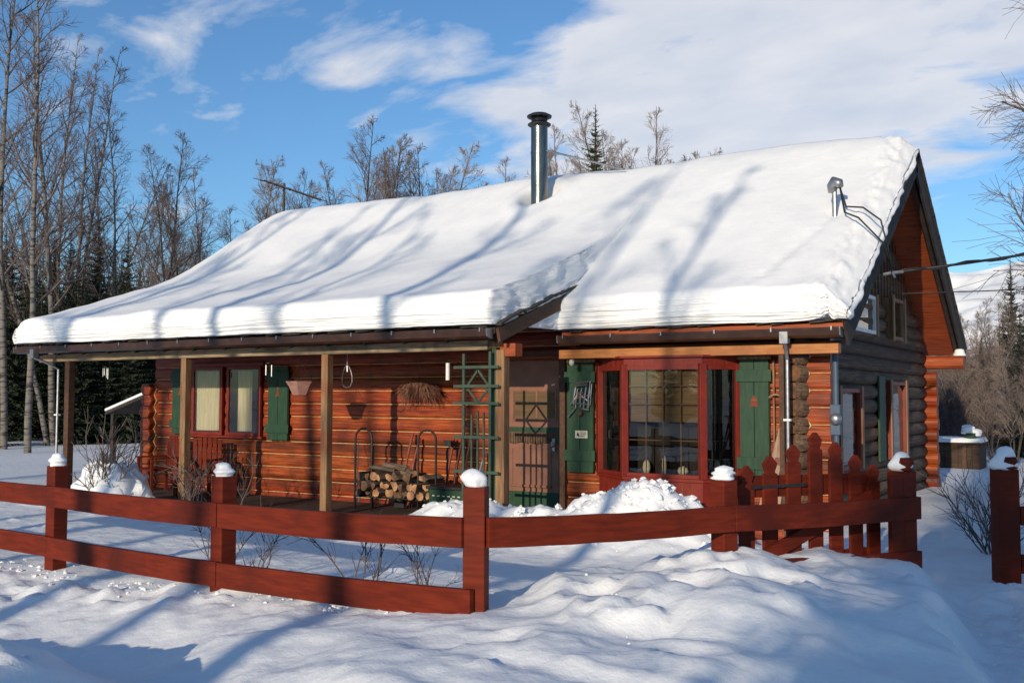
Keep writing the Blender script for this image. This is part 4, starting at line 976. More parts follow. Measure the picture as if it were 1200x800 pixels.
for k, (x, z, an) in enumerate(((-2.50, .62, .35), (-2.28, .66, .15), (-2.08, .60, -.3))):
    o = protos[1].copy(); COL.objects.link(o); o.location = (x, .92, z); o.scale = (1.2, 1.1, 1.1); o.rotation_euler = (.1, an, pi/2-.15+an)
    tag(o, 'bark covered log lying crosswise on top of the firewood stack', 'firewood', 'logs lying across the stack')
# dark lidded box right of the rack
bx = thing('storage_box', (-1.37, 1.05, .055), 'low dark green box with a row of slots standing under the tools', 'box')
mb = MB(); mb.box(-1.66, -1.08, .82, 1.2, .06, .40); mb.build('box_body', ['green'], bx, bevel=.01)
mb = MB(); mb.box(-1.69, -1.05, .79, 1.23, .402, .44); mb.build('lid', ['black'], bx, bevel=.008)
mb = MB()
for k in range(6): mb.box(-1.60+k*.08, -1.56+k*.08, .8155, .8195, .31, .325)
mb.build('slots', ['cream'], bx)
# tools leaning on the wall
def tool(name, label, cat, x, zt, head, m='brownred', lean=.14, r=.018, dx=0, hm='black'):
    t = thing(name, (x, 1.3, .055), label, cat)
    mb = MB(); mb.tube([(x, 1.30, .30), (x+dx*.5, 1.30+lean*.5+.03, lerp(.3, zt, .5)), (x+dx, 1.30+lean+.1, zt)], r, 8); mb.build('handle', [m], t)
    mb = MB()
    if head == 'shovel': mb.add([(x-.13,1.20,.06),(x+.13,1.20,.06),(x+.13,1.29,.34),(x-.13,1.29,.34),(x-.13,1.22,.06),(x+.13,1.22,.06),(x+.13,1.31,.34),(x-.13,1.31,.34)],[(0,1,2,3),(7,6,5,4),(0,4,5,1),(1,5,6,2),(2,6,7,3),(3,7,4,0)])
    elif head == 'axe': mb.box(x+dx-.09, x+dx+.03, 1.42, 1.45, zt-.10, zt-.02)
    elif head == 'broom':
        mb.prism([(-.04, .30), (.04, .30), (.09, .07), (-.09, .07)], lambda u, v, q: (x+u, 1.27+q, v), -.03, .03)
    elif head == 'fork':
        for k in range(4): mb.bar((x-.07+k*.047, 1.28, .07), (x-.07+k*.047, 1.30, .30), .008, .008)
        mb.bar((x-.075, 1.30, .30), (x+.075, 1.30, .30), .012, .012)
    mb.build('head', [hm], t)
    if head == 'shovel':
        g = MB(); g.tube([(x+dx-.06, 1.44, zt+.06), (x+dx-.035, 1.44, zt), (x+dx+.035, 1.44, zt), (x+dx+.06, 1.44, zt+.06), (x+dx-.06, 1.44, zt+.06)], .010, 6); g.build('grip', ['black'], t)
    return t
tool('snow_shovel', 'snow shovel with D grip, tallest tool on the wall right of the firewood', 'shovel', -1.46, 1.20, 'shovel')
tool('garden_fork', 'reddish handled garden fork leaning beside the snow shovel', 'fork', -1.62, 1.05, 'fork')
tool('axe', 'dark handled axe between the firewood rack and the fork', 'axe', -1.74, 1.02, 'axe', dx=-.03)
tool('rake', 'thin pale rake handle standing nearest the green trellis', 'rake', -1.26, .85, 'fork', m='galv')
tool('tool_pole', 'brown red pole standing right beside the left hoop of the firewood rack', 'pole', -2.48, 1.08, 'broom', hm='black')
tool('fire_poker', 'brown red poker leaning between the pole and the stacked firewood', 'poker', -2.36, 1.02, 'fork')
t = thing('whisk_broom', (-3.2, 1.1, .055), 'light metal whisk broom leaning against the porch wall left of the firewood', 'broom')
mb = MB(); mb.tube([(-3.44, 1.50, .93), (-3.16, 1.15, .30)], .006, 6); mb.build('handle', ['galv'], t)
mb = MB(); rnd = random.Random(2)
for k in range(16): a = 2*pi*k/16; mb.tube([(-3.16, 1.15, .31), (-3.15+.05*cos(a), 1.14+.05*sin(a), .20), (-3.14+.035*cos(a), 1.13+.035*sin(a), .12)], .003, 4)
mb.build('wire_whisk', ['galv'], t)
# porch chairs
def chair(x, y, rz, label):
    c = thing('porch_chair', (x, y, .055), label, 'chair', 'chairs on the porch')
    def P(b, *a): b.box(*a)
    specs = [('seat', [(-.26, .26, -.25, .22, .36, .39)]), ('backrest', [(-.25+.085*k, -.18+.085*k, .20, .225, .40, .86+.03*(k in (1, 2, 3, 4))) for k in range(6)]),
             ('armrest', [(-.32, -.24, -.28, .24, .55, .575)]), ('armrest', [(.24, .32, -.28, .24, .55, .575)])]
    for n, bs in specs:
        b = MB()
        for q in bs: b.box(*q)
        if n == 'backrest': b.box(-.25, .25, .226, .245, .50, .55); b.box(-.25, .25, .226, .245, .74, .79)
        o = b.build(n, ['red'], None, bevel=.004); o.parent = c
    for sx in (-.28, .28):
        for sy in (-.25, .21):
            b = MB(); b.box(sx-.025, sx+.025, sy-.02, sy+.02, 0, .55); o = b.build('leg', ['red'], None); o.parent = c
    c.rotation_euler = (0, 0, rz)
chair(-6.2, 1.0, .35, 'dark red slatted porch chair standing under the curtained window')
chair(-7.2, 1.05, -.3, 'dark red slatted porch chair behind the left porch posts')
# hanging basket, wire hanger, dried plant, chimes
hb = thing('hanging_basket', (-3.45, .3, 1.60), 'empty terracotta coloured hanging flower basket below the porch beam', 'hanging basket')
mb = MB(); prof = [(.10, 1.615), (.125, 1.66), (.165, 1.74), (.20, 1.79), (.205, 1.80), (.19, 1.80), (.115, 1.66), (.02, 1.65)]; mb.lathe(prof, (-3.45, .3, 0), 6); mb.build('basket', ['pink'], hb)
mb = MB()
for k in range(3): a = 2*pi*k/3+.4; mb.tube([(-3.45+.19*cos(a), .3+.19*sin(a), 1.79), (-3.45, .3, 2.06)], .0035, 4)
mb.tube([(-3.45, .3, 2.05), (-3.45, .3, 2.22)], .004, 4); mb.build('hanger_wire', ['black'], hb)
mb = MB(); rnd = random.Random(1)
for k in range(26): a = rnd.uniform(0, 6.28); r = rnd.uniform(.02, .14); mb.tube([(-3.45+r*cos(a), .3+r*sin(a), 1.70), (-3.45+r*1.5*cos(a)+rnd.uniform(-.04, .04), .3+r*1.5*sin(a), 1.78+rnd.uniform(.02, .07))], .003, 3)
mb.build('dead_stems', ['dry'], hb)
wh = thing('wire_hanger', (-2.62, .3, 1.75), 'empty pear shaped wire hanger dangling under the porch beam right of the basket', 'wire hanger')
mb = MB(); pts = [(-2.62, .3, 2.05)]
for k in range(13): a = pi/2-2*pi*k/12; pts.append((-2.62+.085*cos(a)*(1-.35*sin(a)), .3, 1.86+.15*sin(a)))
mb.tube(pts, .0065, 5); mb.tube([(-2.62, .3, 2.05), (-2.62, .3, 2.20)], .005, 5); mb.build('wire', ['galv'], wh)
mb = MB(); mb.tube([(-2.62, .3, 2.00), (-2.615, .3, 1.92)], .012, 6); mb.build('clip', ['galv'], wh)
dp = thing('dried_plant', (-2.28, 1.45, 1.6), 'shaggy dried brown hanging plant against the porch wall above the firewood', 'dried plant')
mb = MB(); rnd = random.Random(9)
for k in range(330):
    a = rnd.uniform(0, 6.28); r = rnd.uniform(.02, .16); L = rnd.uniform(.10, .34); b = Vector((-2.28+r*cos(a)*1.2, 1.42+r*sin(a)*.5, 1.74))
    e = Vector((b.x+cos(a)*rnd.uniform(.05, .28), b.y+sin(a)*.10, b.z-L*rnd.uniform(.3, 1))); m_ = b.lerp(e, .45)+Vector((0, 0, rnd.uniform(.02, .07)))
    mb.tube([b, m_, e], [.005, .006, .002], 3)
mb.build('foliage', ['dry'], dp)
mb = MB(); mb.lathe([(.08, 1.69), (.13, 1.78), (.14, 1.79)], (-2.28, 1.42, 0), 10); mb.tube([(-2.28, 1.42, 1.79), (-2.28, 1.42, 2.4)], .006, 4); mb.build('pot', ['dry'], dp)
def chimes(x, y, z, n, L, label, m='galv', r=.011):
    c = thing('wind_chime', (x, y, z), label, 'wind chime', 'wind chimes under the porch roof')
    mb = MB(); mb.lathe([(.05, z), (.05, z+.012)], (x, y, 0), 10); mb.tube([(x, y, z+.01), (x, y, 2.24)], .003, 4); mb.build('top_disc', ['black'], c)
    for k in range(n): a = 2*pi*k/n+.5; b = MB(); b.tube([(x+.04*cos(a), y+.04*sin(a), z-.02), (x+.04*cos(a), y+.04*sin(a), z-.02-L*(1-.12*k))], r, 6); b.build('chime_tube', [m], c)
chimes(-7.62, .3, 2.05, 4, .17, 'silver wind chime under the left end of the porch roof'); chimes(-4.05, .3, 2.05, 2, .16, 'silver wind chime in front of the curtained porch window')
tm = thing('thermometer', (-.99, .3, 1.8), 'small white tube thermometer hanging under the beam left of the trellis', 'thermometer')
mb = MB(); mb.tube([(-.99, .3, 1.80), (-.99, .3, 2.01)], .026, 10); mb.build('tube', ['white'], tm)
mb = MB(); mb.tube([(-.99, .3, 2.01), (-.99, .3, 2.2)], .004, 4); mb.build('cord', ['black'], tm)
# silver ornament and small plate on the left shutter
sn = thing('wall_ornament', (.19, 1.53, 1.5), 'silver metal skier shaped ornament hung on the shutter left of the bay window', 'ornament')
mb = MB(); yy = 1.530; rnd = random.Random(6)
for a, b, r in (((.10, 1.77), (.33, 1.79), .014), ((.12, 1.74), (.30, 1.75), .018), ((.13, 1.72), (.10, 1.50), .013), ((.16, 1.70), (.13, 1.45), .010), ((.22, 1.71), (.20, 1.47), .011), ((.28, 1.72), (.24, 1.44), .012), ((.33, 1.70), (.31, 1.46), .013),
                ((.10, 1.60), (.35, 1.62), .010), ((.08, 1.52), (.34, 1.50), .012), ((.12, 1.45), (.02, 1.34), .010), ((.20, 1.45), (.32, 1.43), .016), ((.34, 1.80), (.30, 1.45), .007), ((.36, 1.76), (.34, 1.50), .008), ((.06, 1.50), (.16, 1.62), .014), ((.15, 1.66), (.30, 1.55), .012)):
    mb.tube([(a[0], yy, a[1]), ((a[0]+b[0])/2+rnd.uniform(-.01, .01), yy-.012, (a[1]+b[1])/2), (b[0], yy, b[1])], r, 6)
mb.build('figure', ['galv'], sn); mb = MB(); mb.lathe([(.01, 0), (.03, .01), (.034, .035), (.02, .06)], (.20, yy-.01, 1.36), 10); mb.build('bell', ['logend'], sn)
mb = MB(); mb.box(.16, .25, yy-.015, yy+.0, 1.57, 1.66); mb.build('body', ['dry'], sn)
pl = thing('name_plate', (.195, 1.54, 1.09), 'small cream plate with dark picture and lettering marks on the green shutter', 'sign')
mb = MB(); mb.box(.11, .285, 1.553, 1.560, 1.075, 1.17); mb.build('plate', ['cream'], pl)
mb = MB(); y_ = 1.5515
mb.prism([(.13, 1.10), (.17, 1.10), (.165, 1.125), (.15, 1.15), (.138, 1.13)], lambda u, v, t: (u, t, v), y_-.001, y_+.001)
for k in range(3): mb.box(.185+.0, .27-.02*(k == 2), y_-.001, y_+.001, 1.142-.022*k, 1.150-.022*k)
mb.box(.155, .175, y_-.0012, y_+.0008, 1.095, 1.104); mb.build('marks', ['black'], pl)
# skis and poles leaning at the corner
for k, (b0, t0, w_, lab) in enumerate((((2.62, 1.20, .25), (2.86, 1.52, 1.48), .07, 'pale wooden ski leaning furthest left at the cabin corner'), ((2.74, 1.22, .2), (2.88, 1.50, 1.72), .06, 'tallest wooden ski of the bundle at the cabin corner, tip curled'),
                                        ((2.82, 1.18, .2), (2.90, 1.42, 1.30), .05, 'short wooden ski nearest the downspout'))):
    s_ = thing('wooden_ski', b0, lab, 'ski', 'old skis leaning at the corner')
    mb = MB(); a = Vector(b0); b = Vector(t0); d = (b-a).normalized(); mb.bar(a, b, w_, .014, upv=(0, -1, .2)); c = b+d*.06+Vector((-.03, -.02, 0)); mb.bar(b-d*.004, c, w_*.7, .012, upv=(0, -1, .2)); mb.bar(c-d*.002, c+Vector((-.05, -.03, .01)), w_*.45, .010, upv=(0, -1, .4))
    mb.build('ski', ['skiwood'], s_, bevel=.003); g = MB(); m_ = a.lerp(b, .45); g.bar(m_-d*.04, m_+d*.04, w_*1.2, .04, upv=(0, -1, .2)); g.build('binding', ['brownred'], s_)
hoop = thing('wooden_hoop', (2.80, 1.5, 1.5), 'bent wooden hoop hung on the wall just right of the bell shutter', 'hoop')
mb = MB(); mb.tube([(2.72+.11*cos(a_), 1.53, 1.50+.13*sin(a_)) for a_ in [pi*.75-k*.32 for k in range(9)]], .012, 8); mb.build('hoop', ['skiwood'], hoop, smooth=True)
# leaning snow covered lean-to board left of the porch
sh = thing('lean_to', (-10.5, 3.3, .1), 'small dark lean-to with a slanted snow covered roof left of the cabin', 'lean-to')
mb = MB(); mb.bar((-11.08, 3.3, 1.26), (-9.9, 3.3, 1.60), .9, .05); mb.build('roof', ['darkrake'], sh)
mb = MB()
for x, z in ((-10.95, 1.26), (-10.0, 1.53)):
    for y in (2.95, 3.65): mb.bar((x, y, -.1), (x, y, z-.02), .08, .08, upv=(1,0,0))
mb.build('post', ['darkrake'], sh, each=True)
mb = MB(); mb.box(-10.9, -10.05, 3.6, 3.64, -.05, 1.2); mb.build('back_panel', ['darkrake'], sh)
mb = MB(); mb.bar((-11.1, 3.3, 1.318), (-9.9, 3.3, 1.665), .92, .055); o = mb.build('snow_strip', ['snow'], None, bevel=.02); tag(o, 'thin strip of snow on the slanted lean-to roof left of the porch', 'roof snow')

# ------------------------------------------------------------------ wires
def cable(name, pts, r, label, m='black', n=6, twist=False):
    mb = MB(); mb.tube(pts, r, n)
    if twist:
        P2 = []
        for i in range(len(pts)-1):
            a, b = Vector(pts[i]), Vector(pts[i+1])
            for k in range(6): q = a.lerp(b, k/6); an = (i*6+k)*1.3; P2.append(q+Vector((0, cos(an)*r*1.3, sin(an)*r*1.3)))
        mb.tube(P2, r*.7, 5)
    return tag(mb.build(name, [m], None, smooth=True), label, 'power cable')
AN = Vector((3.70, 3.05, 3.12))
CB = ((3.22, 2.74, 3.86), (3.44, 2.50, 3.74), (3.71, 2.55, 3.42), (3.20, 2.90, 3.96), (3.44, 2.74, 3.90), (3.68, 2.58, 3.70), (3.75, 2.62, 3.36))
def sag(a, b, s_, n=14): return [a.lerp(b, k/n)-Vector((0, 0, s_*4*(k/n)*(1-k/n))) for k in range(n+1)]
cable('service_cable', sag(AN, Vector((14.5, 9.5, 6.3)), .42), .018, 'thick twisted black power cable running from the gable off to the right', twist=True)
cable('phone_cable', sag(Vector((3.62, 4.0, 2.95)), Vector((15.5, 13.5, 4.9)), .35), .008, 'thin black cable below the thick power cable at the right')
cable('drop_cable', [Vector(q) for q in ((3.14, 2.85, 4.20), CB[0], CB[1], CB[2], AN)], .011, 'black drop cable hanging from the service head to the rake, inner loop')
cable('drop_cable', [Vector(q) for q in ((3.14, 2.85, 4.20), CB[3], CB[4], CB[5], CB[6], AN+Vector((0, .02, -.03)))], .011, 'black drop cable looping from the service head over the snow edge, outer loop')
mb = MB(); mb.tube([AN+Vector((-.1, -.03, -.02)), AN, AN+Vector((.12, .05, .01))], .02, 8); mb.tube([AN+Vector((.0, -.05, .03)), AN+Vector((.03, 0, -.06))], .016, 8)
tag(mb.build('anchor_clamp', ['galv'], None), 'silver cable anchor clamp on the dark rake board', 'cable anchor')
# tv antenna on a mast behind the roof
an_ = thing('tv_antenna', (-12.45, 9, .1), 'aerial with a slanting boom on a thin mast behind the left roof end', 'antenna')
mb = MB(); mb.tube([(-12.45, 9, 0), (-12.45, 9, 7.05)], .035, 8); mb.build('mast', ['bark'], an_)
mb = MB(); mb.tube([(-13.15, 9, 7.20), (-11.2, 9, 6.50)], .03, 6); mb.build('boom', ['bark'], an_)
mb = MB()
for k in range(9): c = Vector((-13.1, 9, 7.18)).lerp(Vector((-11.25, 9, 6.52)), k/8); mb.bar(c-Vector((.0, .45-.02*k, 0)), c+Vector((0, .45-.02*k, 0)), .014, .014)
mb.build('elements', ['bark'], an_)

# ------------------------------------------------------------------ trees
def perp(d, rnd):
    v = Vector((rnd.gauss(0, 1), rnd.gauss(0, 1), rnd.gauss(0, 1))); v = v-d*v.dot(d); return v.normalized()
def bare_tree(seed, H, r0, crown=.35, nb=26, blen=.30, up_=.9, droop=0, twigm='twig', barkm='bark', name='bare_tree', tw=.010, fork=0, sub=7, tws=6):
    """bare deciduous tree at the origin: trunk mesh and a crown mesh of limbs, branches, twigs"""
    rnd = random.Random(seed); root = bpy.data.objects.new(name, None); COL.objects.link(root)
    tm_ = MB(); cm = MB()
    stems = [(Vector((0, 0, -.2)), Vector((rnd.uniform(-.04, .04), rnd.uniform(-.04, .04), 1)).normalized(), H, r0)]
    for k in range(fork):
        a = rnd.uniform(0, 6.28); stems.append((Vector((.12*cos(a), .12*sin(a), -.2)), Vector((cos(a)*.16, sin(a)*.16, 1)).normalized(), H*rnd.uniform(.75, .95), r0*.8))
    def limb(mb, p, d, L, r, n, segs, wob, grav, rend=.25):
        pts = [p.copy()]; rad = [r]
        for i in range(segs):
            d = (d+Vector((rnd.gauss(0, wob), rnd.gauss(0, wob), rnd.gauss(0, wob)+grav))).normalized(); p = p+d*(L/segs); pts.append(p.copy()); rad.append(max(.003, r*lerp(1, rend, (i+1)/segs)))
        mb.tube(pts, rad, n, cap=False); return pts, rad
    for (p, d, h, r) in stems:
        pts, rad = limb(tm_, p, d, h, r, 8, 14, .035, .012, .10)
        for b in range(nb):
            t = crown+(1-crown)*((b+rnd.random())/nb)**.85*.985; q = t*14; i = min(13, int(q)); base = pts[i].lerp(pts[i+1], q-i); dr_ = (pts[i+1]-pts[i]).normalized()
            L = h*blen*(1.05-t)**.8*rnd.uniform(.6, 1.1)*(1 if t > crown+.1 else .8); bd = (perp(dr_, rnd)+dr_*up_*rnd.uniform(.7, 1.3)).normalized()
            br = rad[i]*.42+.006; bp_, brd = limb(cm, base, bd, L, br, 4, 6, .10, .05-droop*.5)
            for s_ in range(sub):
                u = .18+.8*(s_+rnd.random())/sub; q2 = u*6; j = min(5, int(q2)); b2 = bp_[j].lerp(bp_[j+1], q2-j); d2 = (bp_[j+1]-bp_[j]).normalized()
                L2 = L*.55*(1.1-u)*rnd.uniform(.6, 1.2)+.04+.05*L; sd_ = (perp(d2, rnd)*.8+d2).normalized(); sp_, srd = limb(cm, b2, sd_, L2, max(tw, brd[j]*.5), 3, 3, .13, .05-droop)
                for w in range(tws):
                    v = .2+.8*(w+rnd.random())/tws; q3 = v*3; e = min(2, int(q3)); b3 = sp_[e].lerp(sp_[e+1], q3-e); d3 = (sp_[e+1]-sp_[e]).normalized()
                    L3 = L2*.6*rnd.uniform(.5, 1.2)+.03+.04*L; dd_ = (perp(d3, rnd)*.7+d3+Vector((0, 0, -droop*1.6))).normalized(); limb(cm, b3, dd_, L3, tw*.7, 3, 2, .15, -droop, .5)
    a = tm_.build('trunk', [barkm], root, smooth=True); b = cm.build('crown', [twigm], root); return root
def spruce(seed, H, R, m='needle', dens=1.0, name='spruce_tree', low=.04):
    rnd = random.Random(seed); root = bpy.data.objects.new(name, None); COL.objects.link(root)
    tm_ = MB(); tm_.tube([(0, 0, -.2), (.02, 0, H*.5), (0, .02, H)], [.018*H+.02, .011*H, .008], 7, cap=False); tm_.build('trunk', ['bark'], root)
    cm = MB(); z = H*low
    while z < H*.985:
        t = z/H; Rz = R*(1-t)**.85*(.9+.2*rnd.random())+.05; n = max(5, int(11*(1-t*.5)*dens))
        for k in range(n):
            a = 2*pi*(k+rnd.random()*.8)/n; L = Rz*rnd.uniform(.6, 1.12); dr_ = -.10-.32*(1-t)*rnd.uniform(.5, 1.2)+.35*t
            K = 5; prev = Vector((0, 0, z+rnd.uniform(-.1, .1))); d = Vector((cos(a), sin(a), dr_)).normalized(); side = Vector((-sin(a), cos(a), 0))
            for s_ in range(K):
                nx_ = prev+d*(L/K); d = (d+Vector((0, 0, .06))).normalized(); w = L*.26*(1-s_/K*.75)*rnd.uniform(.7, 1.25)
                for sg in (-1, 1):
                    for q in range(2):
                        m0 = prev.lerp(nx_, q*.5+rnd.uniform(0, .3)); tip = m0+side*(sg*w*rnd.uniform(.7, 1.2))+d*(w*.55)+Vector((0, 0, -w*rnd.uniform(.15, .6)))
                        b_ = m0+d*(w*.30); o = len(cm.v); cm.v += [tuple(m0), tuple(b_), tuple(tip)]; cm.f.append((o, o+1, o+2)); cm.m.append(0)
                        o = len(cm.v); dn = Vector((0, 0, -w*.38)); c2 = m0.lerp(tip, .5)+dn; cm.v += [tuple(m0.lerp(tip, .1)), tuple(m0.lerp(tip, .8)), tuple(c2)]; cm.f.append((o, o+1, o+2)); cm.m.append(0)
                prev = nx_
        z += H*.022*(1.15-t*.5)/dens**.3
    cm.build('crown', [m], root); return root
used_p = {}
def place(proto, x, y, s=1, rz=0, label=None, cat='tree', group=None, z=None, name=None):
    if proto.name in used_p: o = copy_tree(proto)
    else: o = proto; used_p[proto.name] = 1
    o.location = (x, y, hgt(x, y) if z is None else z); o.scale = (s, s, s*random.Random(int(x*31+y*17)).uniform(.92, 1.08)); o.rotation_euler = (0, 0, rz)
    tag(o, label, cat, group); return o
R_ = random.Random(77)
birchA = bare_tree(1, 15.5, .10, .25, 34, .22, 1.3, .0, 'twig', 'birch', 'birch_tree', .008, sub=7, tws=6)
birchB = bare_tree(2, 14.5, .095, .25, 30, .24, 1.3, .0, 'twig', 'birch', 'birch_tree', .008, fork=1, sub=6, tws=5)
aspenA = bare_tree(3, 12, .09, .22, 38, .34, 1.25, .0, 'paletwig', 'bark', 'bare_tree', .008, sub=7, tws=6)
aspenB = bare_tree(4, 12, .08, .22, 30, .31, 1.4, .0, 'paletwig', 'bark', 'bare_tree', .008, fork=3, sub=7, tws=5)
aspenC = bare_tree(5, 12, .10, .22, 32, .38, 1.1, .0, 'twig', 'bark', 'bare_tree', .008, fork=1, sub=7, tws=6)
spA = spruce(11, 9, 1.7); spB = spruce(12, 7.5, 1.5, dens=.9); spC = spruce(13, 11, 1.9)
def wpt(px, D):   # a spot on the ground at camera bearing of a photo column, D metres deep
    v = fw+rt*((px-600)/1202); k = D/1.0; return (CAM.x+v.x*k, CAM.y+v.y*k)
NTH = ['first', 'second', 'third', 'fourth', 'fifth', 'sixth', 'seventh', 'eighth', 'ninth', 'tenth', 'eleventh', 'twelfth', 'thirteenth', 'fourteenth', 'fifteenth', 'sixteenth']
# tall birches at the left
L_ = [(8, 29, 1.04, 0, 'A', 'leaning birch at the far left edge with pale patched trunk'), (36, 27, 1.0, 2.1, 'A', 'tall slender birch, second from the left edge of the picture'), (66, 31, 1.12, 4.0, 'B', 'tallest birch in the left group, branches reaching to the top of the picture'),
      (82, 34, .98, 1.0, 'B', 'thin birch just right of the tallest one in the left group'), (126, 33, .80, 2.9, 'A', 'pale trunked birch at the left end of the snowy roof'), (-25, 31, 1.05, 5.0, 'B', 'birch crown reaching in from the left picture edge'), (100, 38, 1.0, .4, 'A', 'birch standing farther back between the tall left birches')]
for i in (1, 3, 4, 6, 9, 11, 12, 13):
    px = (-30, 22, 48, 54, 76, 92, 108, 118, 138, 150, 164, 176, 204, 222)[i]; D = 36+(i*7) % 13; L_.append((px, D, (1.02, .95, 1.05, .9, 1.0, .86, .8, .72, .62, .66, .6, .58, .6, .56)[i]*D/38, i*1.7, 'AB'[i % 2], None))
for px, D, s, rz, k, lab in L_:
    x, y = wpt(px, D); place(birchA if k == 'A' else birchB, x, y, s, rz, lab or 'thin birch farther back in the left forest', 'birch', None if lab else 'thin birches in the left forest')
# bare trees on the skyline behind the roof
K_ = [(192, 33, 168, .3, aspenC, 'wide bare tree with a leaning crown left of the roof ridge'), (232, 37, 196, 2, aspenA, None), (255, 34, 190, 1, aspenB, None), (292, 36, 156, 3.3, aspenA, 'upright bare tree just left of the aerial'), (160, 40, 200, 4, aspenB, None), (272, 42, 215, 3, aspenC, None),
      (215, 42, 210, 5, aspenB, None), (368, 38, 150, 1.2, aspenA, 'bare tree with a straight trunk right of the aerial'), (350, 46, 190, .8, aspenB, None), (418, 40, 128, 2.2, aspenC, 'tallest bare tree behind the middle of the porch roof'), (436, 44, 160, 3.9, aspenB, None), (400, 47, 170, 4.9, aspenA, None),
      (490, 40, 130, 4.4, aspenA, 'dense bare tree left of the chimney with a narrow top'), (472, 43, 155, 1.7, aspenB, None), (508, 44, 158, .6, aspenB, None), (455, 48, 165, 2.7, aspenA, None), (576, 50, 192, 3, aspenB, None), (526, 50, 180, 5.2, aspenC, None),
      (330, 50, 205, 1.5, aspenC, None), (675, 42, 126, 0, aspenB, 'pale bare tree just right of the chimney'), (654, 46, 175, 2, aspenB, None), (742, 42, 124, 1, aspenA, 'bare tree with a rounded crown right of the little spruce'), (762, 44, 140, 2.5, aspenB, None), (752, 47, 150, 0, aspenC, None),
      (786, 47, 152, 4, aspenB, None), (806, 52, 164, 3, aspenA, None), (724, 50, 165, 5, aspenC, None), (820, 56, 172, 1, aspenB, None), (795, 50, 160, 5.5, aspenB, None), (732, 44, 142, 2.2, aspenB, None), (776, 43, 150, 1.1, aspenC, None), (662, 44, 150, 3.1, aspenC, None), (497, 42, 140, 2.9, aspenC, None), (480, 45, 150, .3, aspenB, None)]
sl = sorted([k[0] for k in K_ if k[5] is None and k[0] < 600]); sr = sorted([k[0] for k in K_ if k[5] is None and k[0] > 600])
def sky_label(px):
    if px < 600: return NTH[sl.index(px)]+' from the left of the smaller bare trees behind the roof, left of the chimney'
    return NTH[sr.index(px)]+' from the left of the smaller bare trees behind the roof, right of the chimney'
for px, D, yt_, rz, pr, lab in K_:
    x, y = wpt(px, D); s = (1.4+(466-yt_)*D/1202)/12.2; place(pr, x, y, s, rz, lab or sky_label(px), 'bare tree', None if lab else 'bare trees behind the roof')
sm = spruce(21, 10.8, 2.1, 'needle2', 1.1, low=.3); x, y = wpt(698, 32); place(sm, x, y, .97, 0, 'olive green spruce tip rising above the roof right of the chimney', 'spruce')
# dark spruces of the left forest
rnd = random.Random(31); SP = [spA, spB, spC]
big = [(112, 33, .88, 0), (172, 35, .78, 1), (148, 33, .60, 2), (12, 34, .85, 0), (-20, 30, .9, 1), (60, 38, .66, 2), (90, 32, .75, 1), (212, 44, .62, 0), (4, 40, .7, 2)]
bs = sorted(b[0] for b in big)
for px, D, s, k in big:
    x, y = wpt(px, D); place(SP[k], x, y, s, rnd.uniform(0, 6), NTH[bs.index(px)]+' from the left of the tall dark spruces among the left birches', 'spruce', 'spruces of the left forest')
for i in range(64):
    px = rnd.uniform(-150, 260); D = rnd.uniform(33, 58); k = rnd.randrange(3); x, y = wpt(px, D)
    lim = (1.6+(466-lerp(290, 340, min(1, max(0, (px-100)/100))))*D/1202)/(9, 7.5, 11)[k]
    place(SP[k], x, y, min(rnd.uniform(.6, 1.0), lim), rnd.uniform(0, 6), 'dark spruce deeper in the left forest, hardly lit', 'spruce', 'spruces deep in the left forest')
for i in range(26):
    px = rnd.uniform(270, 1080); D = rnd.uniform(40, 70); x, y = wpt(px, D)
    place(SP[rnd.randrange(3)], x, y, rnd.uniform(.35, .55), rnd.uniform(0, 6), 'low spruce far behind the cabin', 'spruce', 'spruces behind the cabin')
for px, D, s in ((95, 24, .5), (42, 23, .45), (22, 26, .6)):
    x, y = wpt(px, D)
# right side: thicket, spruces, far belt
for i, (px, D, yt_, pr) in enumerate(((1112, 30, 352, aspenC), (1128, 26, 372, aspenB), (1145, 34, 345, aspenA), (1160, 24, 385, aspenB), (1172, 30, 340, aspenC), (1186, 22, 380, aspenB), (1198, 27, 335, aspenA), (1215, 24, 330, aspenC), (1135, 44, 365, aspenB), (1105, 40, 370, aspenB), (1155, 48, 360, aspenA), (1180, 45, 350, aspenB), (1230, 34, 320, aspenA), (1120, 60, 380, aspenC), (1165, 62, 370, aspenB), (1195, 58, 360, aspenC))):
    x, y = wpt(px, D); s = (1.4+(466-yt_)*D/1202)/12.2; place(pr, x, y, s, i*1.3, 'leafless shrubby tree in the thicket right of the cabin', 'bare tree', 'thicket at the right')
for i, (px, D, s, k) in enumerate(((1186, 30, .62, 0), (1196, 26, .5, 1), (1150, 40, .40, 2), (1218, 30, .8, 0), (1128, 55, .45, 1), (1176, 52, .5, 2), (1106, 50, .4, 0), (1205, 45, .55, 1), (1240, 40, .7, 2))):
    x, y = wpt(px, D); place(SP[k], x, y, s, i*1.1, 'dark spruce in the thicket right of the cabin', 'spruce', 'spruces at the right')
shr = bare_tree(41, 3.0, .025, .08, 24, .5, .9, .0, 'twig', 'bark', 'thicket_shrub', .010, fork=4, sub=6, tws=4)
for i in range(60):
    px = rnd.uniform(1085, 1290); D = rnd.uniform(24, 90); x, y = wpt(px, D)
    place(shr, x, y, rnd.uniform(.5, .85)*(1+max(0, D-30)/45), rnd.uniform(0, 6), 'brown leafless shrub in the thicket right of the cabin', 'shrub', 'brown shrubs at the right')
